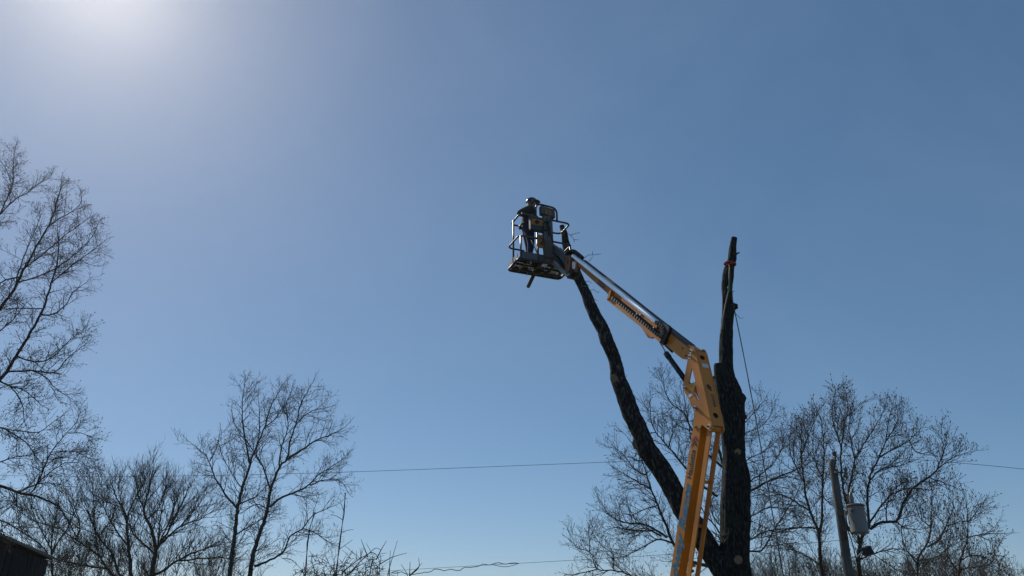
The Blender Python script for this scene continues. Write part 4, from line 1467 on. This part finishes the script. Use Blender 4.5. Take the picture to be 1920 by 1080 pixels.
# belt, shirt tail
bt = [hp_(.0 + .182 * math.cos(a), .172 * math.sin(a), 1.0) for a in [i * math.pi / 10 for i in range(21)]]
pipe('belt', bt, .022, M['black'], worker, k=6)
for i in range(5):
    a = math.radians(150 + i * 16)
    q = hp_(.185 * math.cos(a), .175 * math.sin(a), 1.03)
    pipe('harness_clip', [q, q - UP * .07 + (q - hp_(0, 0, 1.03)) * .12], .017, M['muff' if i % 2 else 'steel_light'], worker, k=6)

# ------------------------------------------------------------------ utility pole, transformer and wires
PY = 25.0
pt, pb2 = at(1560, 862, PY), at(1592, 1080, PY)
ax_ = (pt - pb2).normalized()
g0 = pb2 - ax_ * (pb2.z / ax_.z)
pole = thing('utility_pole', 'weathered grey wooden utility pole with sawn flat top', 'pole', Vector((g0.x, g0.y, 0)))
s = ppm(pt)
n_ = 40
pts_ = [g0 + (pt - g0) * (i / n_) for i in range(n_ + 1)]
bark_tube('shaft', pts_, [(9.6 - 2.8 * i / n_) / s for i in range(n_ + 1)], M['pole'], pole, .02, 28, .12, 4.4, M['pole'])
q = at(1562, 864, PY - .12)
pipe('ridge_pin', [at(1563, 876, PY - .16), at(1566, 860, PY - .16), at(1566, 852, PY - .1)], .03, M['dark'], pole)
lathe('insulator', [(.03, 0), (.07, .02), (.06, .06), (.085, .09), (.055, .14), (.03, .16)], at(1565, 855, PY - .08), UP, M['dark'], pole, 14)
pipe('cutout_arm', [at(1564, 886, PY - .14), at(1582, 886, PY - .3)], .03, M['dark'], pole)
co = lathe('fuse_cutout', [(.03, 0), (.055, .05), (.04, .1), (.055, .15), (.04, .2), (.055, .25), (.04, .3), (.03, .34)], at(1588, 897, PY - .3), ax_, M['ceramic'], pole, 12)
pipe('fuse_tube', [at(1583.5, 895, PY - .36), at(1584.5, 877, PY - .36)], .022, M['dark'], co)
pipe('bracket', [at(1582, 879, PY - .3), at(1591, 877, PY - .3)], .018, M['dark'], co)
pipe('drop_lead', [at(1587, 877, PY - .3), at(1594, 890, PY - .5), at(1600, 910, PY - .5), at(1597, 929, PY - .45)], .008, M['wire'], pole, fil=.2)
for y in (873, 878):
    q = at(1568 - .1, y, PY - .16)
    disc('bolt', q, Vector((-.1, -1, 0)), .035, .03, M['zinc'], pole, 8)
disc('knot_hole', at(1586, 1008, PY - .19), Vector((0, -1, 0)), .06, .012, M['ink'], pole, 10)
# transformer can
tbm = at(1612.5, 1001, PY - .55)
axis = (at(1603.5, 950, PY - .55) - tbm).normalized()
hgt = (at(1603.5, 950, PY - .55) - tbm).length
rr_ = 16.2 / ppm(tbm)
tank = thing('transformer', 'grey cylindrical transformer can bolted to the utility pole', 'transformer', tbm)
tk = lathe('tank', [(rr_ * .9, 0), (rr_, .03), (rr_, .07), (rr_ * .985, .08), (rr_ * .985, hgt - .05), (rr_ * 1.0, hgt - .02), (rr_ * 1.0, hgt)], tbm, axis, M['tank'], tank, 40)
lathe('lid', [(rr_ * 1.06, 0), (rr_ * 1.08, .03), (rr_ * .9, .07), (rr_ * .3, .1)], tbm + axis * (hgt + .002), axis, M['dark'], tank, 36)
bs = tbm + axis * (hgt + .08) - WW * .1
lathe('bushing', [(.05, 0), (.085, .05), (.06, .08), (.085, .12), (.06, .16), (.085, .2), (.055, .26), (.04, .34), (.02, .36)], bs, axis, M['ceramic'], tank, 14)
for i in range(2):
    b_ = tbm + axis * (hgt * .82) + Vector((-rr_ * .75, -rr_ * .75 + i * .3, 0))
    lathe('low_bushing', [(.03, 0), (.05, .03), (.035, .06), (.045, .1), (.02, .13)], b_, Vector((-.6, -.7, .2)), M['ceramic'], tank, 10)
for f_ in (.2, .78):
    b_ = tbm + axis * hgt * f_
    box('hanger', b_ + Vector((-rr_ * .6, .0, -.06)), Vector((-.33, .28, 0)), Vector((.05, .06, 0)), UP * .12, M['dark'], tank)
pipe('low_cable', [tbm + axis * .8 + Vector((-.3, -.1, 0)), tbm + axis * .45 + Vector((-.42, -.12, 0)), tbm + axis * .1 + Vector((-.36, -.1, 0)), tbm - axis * .25 + Vector((-.16, -.05, 0)), tbm - axis * .5 + Vector((.05, 0, 0))], .016, M['black'], tank, fil=.2)
pipe('low_cable', [tbm + axis * .7 + Vector((-.34, .02, 0)), tbm + axis * .2 + Vector((-.40, -.05, 0)), tbm - axis * .3 + Vector((-.28, 0, 0)), tbm - axis * 1.5 + Vector((-.22, 0, 0))], .016, M['black'], tank, fil=.2)
for sg in (-1, 1):
    lathe('drain_plug', [(.02, 0), (.03, -.03), (.02, -.06)], tbm + Vector((.12 * sg, -.12, -.0)), axis, M['zinc'], tank, 8)
# yard light on its arm
yl = thing('yard_light', 'dark flood light on an arm below the transformer', 'lamp', at(1628, 1030, PY - .5))
pipe('arm', [at(1592, 1046, PY - .1), at(1607, 1044, PY - .3), at(1622, 1030, PY - .5)], .025, M['zinc'], yl)
sh = [at(1619, 1031, PY - .6), at(1632, 1023, PY - .6), at(1640, 1037, PY - .6), at(1625, 1042, PY - .6)]
prism('shade', sh, [], Vector((.02, .32, .03)), M['black'], yl)
prism('glass', [sh[3] + Vector((.02, .02, -.004)), sh[2] + Vector((-.02, .02, -.004)), sh[2] + Vector((0, .3, .02)), sh[3] + Vector((.04, .3, .02))], [], Vector((.004, 0, -.012)), M['ceramic'], yl)


def wire(name, label, px, Y0, Y1, r, extra=None):
    n = len(px)
    P_ = []
    xs = [p[0] for p in px]
    for i, (x, y) in enumerate(px):
        f_ = (x - xs[0]) / (xs[-1] - xs[0])
        P_.append(at(x, y, Y0 + (Y1 - Y0) * f_))
    o = pipe(name, P_, r, M['wire'], None, k=5)
    return tag(o, label, 'wire', 'overhead wires')


def smooth_px(f, x0, x1, n=30):
    return [(x0 + (x1 - x0) * i / n, f(x0 + (x1 - x0) * i / n)) for i in range(n + 1)]


def lag(pts):
    def f(x):
        s_ = 0
        for i, (xi, yi) in enumerate(pts):
            t_ = yi
            for j, (xj, yj) in enumerate(pts):
                if i != j:
                    t_ *= (x - xj) / (xi - xj)
            s_ += t_
        return s_
    return f


wire('power_line', 'upper overhead wire running left from the pole top across the sky', smooth_px(lag([(1565, 853), (1150, 866), (650, 885), (30, 892)]), 1565, -200), PY - .08, 29, .0075)
wire('power_line', 'overhead wire leaving the pole top towards the right edge', smooth_px(lag([(1565, 853), (1797, 868), (1920, 879.5)]), 1565, 2150), PY - .08, 21, .0075)
lw = wire('telephone_line', 'lower overhead wire near the bottom with a vine twined along it', smooth_px(lag([(1583, 1012), (1064, 1051), (870, 1062), (690, 1073)]), 1583, 400), PY - .15, 34, .007)
vn = thing('twining_vine', 'thin bare vine twisted along the lower overhead wire', 'vine', at(860, 1063, 30))
fy = lag([(1583, 1012), (1064, 1051), (870, 1062), (690, 1073)])
vp = []
for i in range(40):
    x = 735 + i * 6.1
    Yw = PY - .15 + (34 - PY + .15) * (1583 - x) / (1583 - 400)
    off_ = [4, 8, 9, 6, 3, 5, 6, 3, 1, -1, -2, -1, 0][min(12, i * 13 // 40)]
    vp.append(at(x, fy(x) + off_ + 1.3 * math.sin(i * 1.3), Yw + .06 * math.cos(i * 1.1)))
pipe('stem', vp, .014, M['twig'], vn, k=5)
vp = []
for i in range(12):
    x = 925 + i * 4.4
    Yw = PY - .15 + (34 - PY + .15) * (1583 - x) / (1583 - 400)
    vp.append(at(x, fy(x) + 5 * math.sin(i / 11 * math.pi), Yw))
pipe('stem', vp, .010, M['twig'], vn, k=4)

# ------------------------------------------------------------------ dark board shed in the lower left corner
zE = 3.2


def onz(x, y, z):
    r = ray(x, y)
    return CAM + r * ((z - CAM.z) / r.z)


s0, s1 = onz(0, 1008.5, zE), onz(90, 1046.5, zE)
sdir = (s1 - s0).normalized()
sl_ = (s1 - s0).length
sn = Vector((sdir.y, -sdir.x, 0))
if sn.x < 0:
    sn = -sn
shed = thing('shed', 'dark weathered board shed in the lower left corner', 'shed', Vector((s1.x, s1.y, 0)))
sa = s0 - sdir * 4.0
tot = sl_ + 4.0
nb = 46
bwid = tot / nb
rs = random.Random(14)
short = {}
for i in range(nb):
    f0 = sa + sdir * (i * bwid)
    f0.z = 0
    gap = rs.choice((.004, .006, .008, .012))
    m_ = M['board' if rs.random() < .65 else 'board2']
    dpt = sn * rs.uniform(.02, .032)
    px_ = proj(Vector((f0.x, f0.y, 2.7)))[0]
    if 2 < px_ < 5.5 or 14 < px_ < 17.5 or 41 < px_ < 44:
        gap = .05
    z1 = zE - .05 - rs.random() * .02
    box('board', f0 + sdir * gap, sdir * (bwid - gap), dpt, UP * z1, m_, shed)
# battens and roof edge
for z in (.6, 1.9, 2.95):
    q = Vector((sa.x, sa.y, z))
    box('batten', q - sn * .001, sdir * tot, -sn * .05, UP * .09, M['board'], shed)
dep = 2.6
q = Vector((sa.x, sa.y, zE - .03))
rf = box('roof', q + sn * .16 - sdir * .1, sdir * (tot + .12), -sn * (dep + .3), UP * .05, M['tin'], shed)
for i in range(int(tot / .3)):
    pipe('roof_rib', [q + sn * .165 + sdir * (i * .3) + UP * .055, q - sn * (dep + .12) + sdir * (i * .3) + UP * .055], .022, M['tin'], rf, k=5)
for i in range(5):
    q = sa + sdir * (tot * i / 4 - (.1 if i == 4 else 0)) - sn * dep
    q.z = 0
    box('post', q, sdir * .1, sn * .1, UP * (zE - .04), M['board'], shed)
q = Vector((s1.x, s1.y, 0))
for i in range(8):
    box('board', q - sn * (.06 + i * .31), -sn * .30, -sdir * .025, UP * (zE - .05), M['board'], shed)

# ------------------------------------------------------------------ air volume added to scatter a glow round the sun
hm = bpy.data.materials.new('sun_glow_air')
hm.use_nodes = True
ht = hm.node_tree
ht.nodes.clear()
ho = ht.nodes.new('ShaderNodeOutputMaterial')
hv = ht.nodes.new('ShaderNodeVolumePrincipled')
hv.inputs['Color'].default_value = (1, .97, .9, 1)
hv.inputs['Density'].default_value = 3.7e-4
hv.inputs['Anisotropy'].default_value = .9
ht.links.new(hv.outputs[0], ho.inputs['Volume'])
hz = box('sun_glow_volume', Vector((-420, -220, -1)), Vector((840, 0, 0)), Vector((0, 940, 0)), Vector((0, 0, 18)), hm)
hz['kind'] = 'stuff'
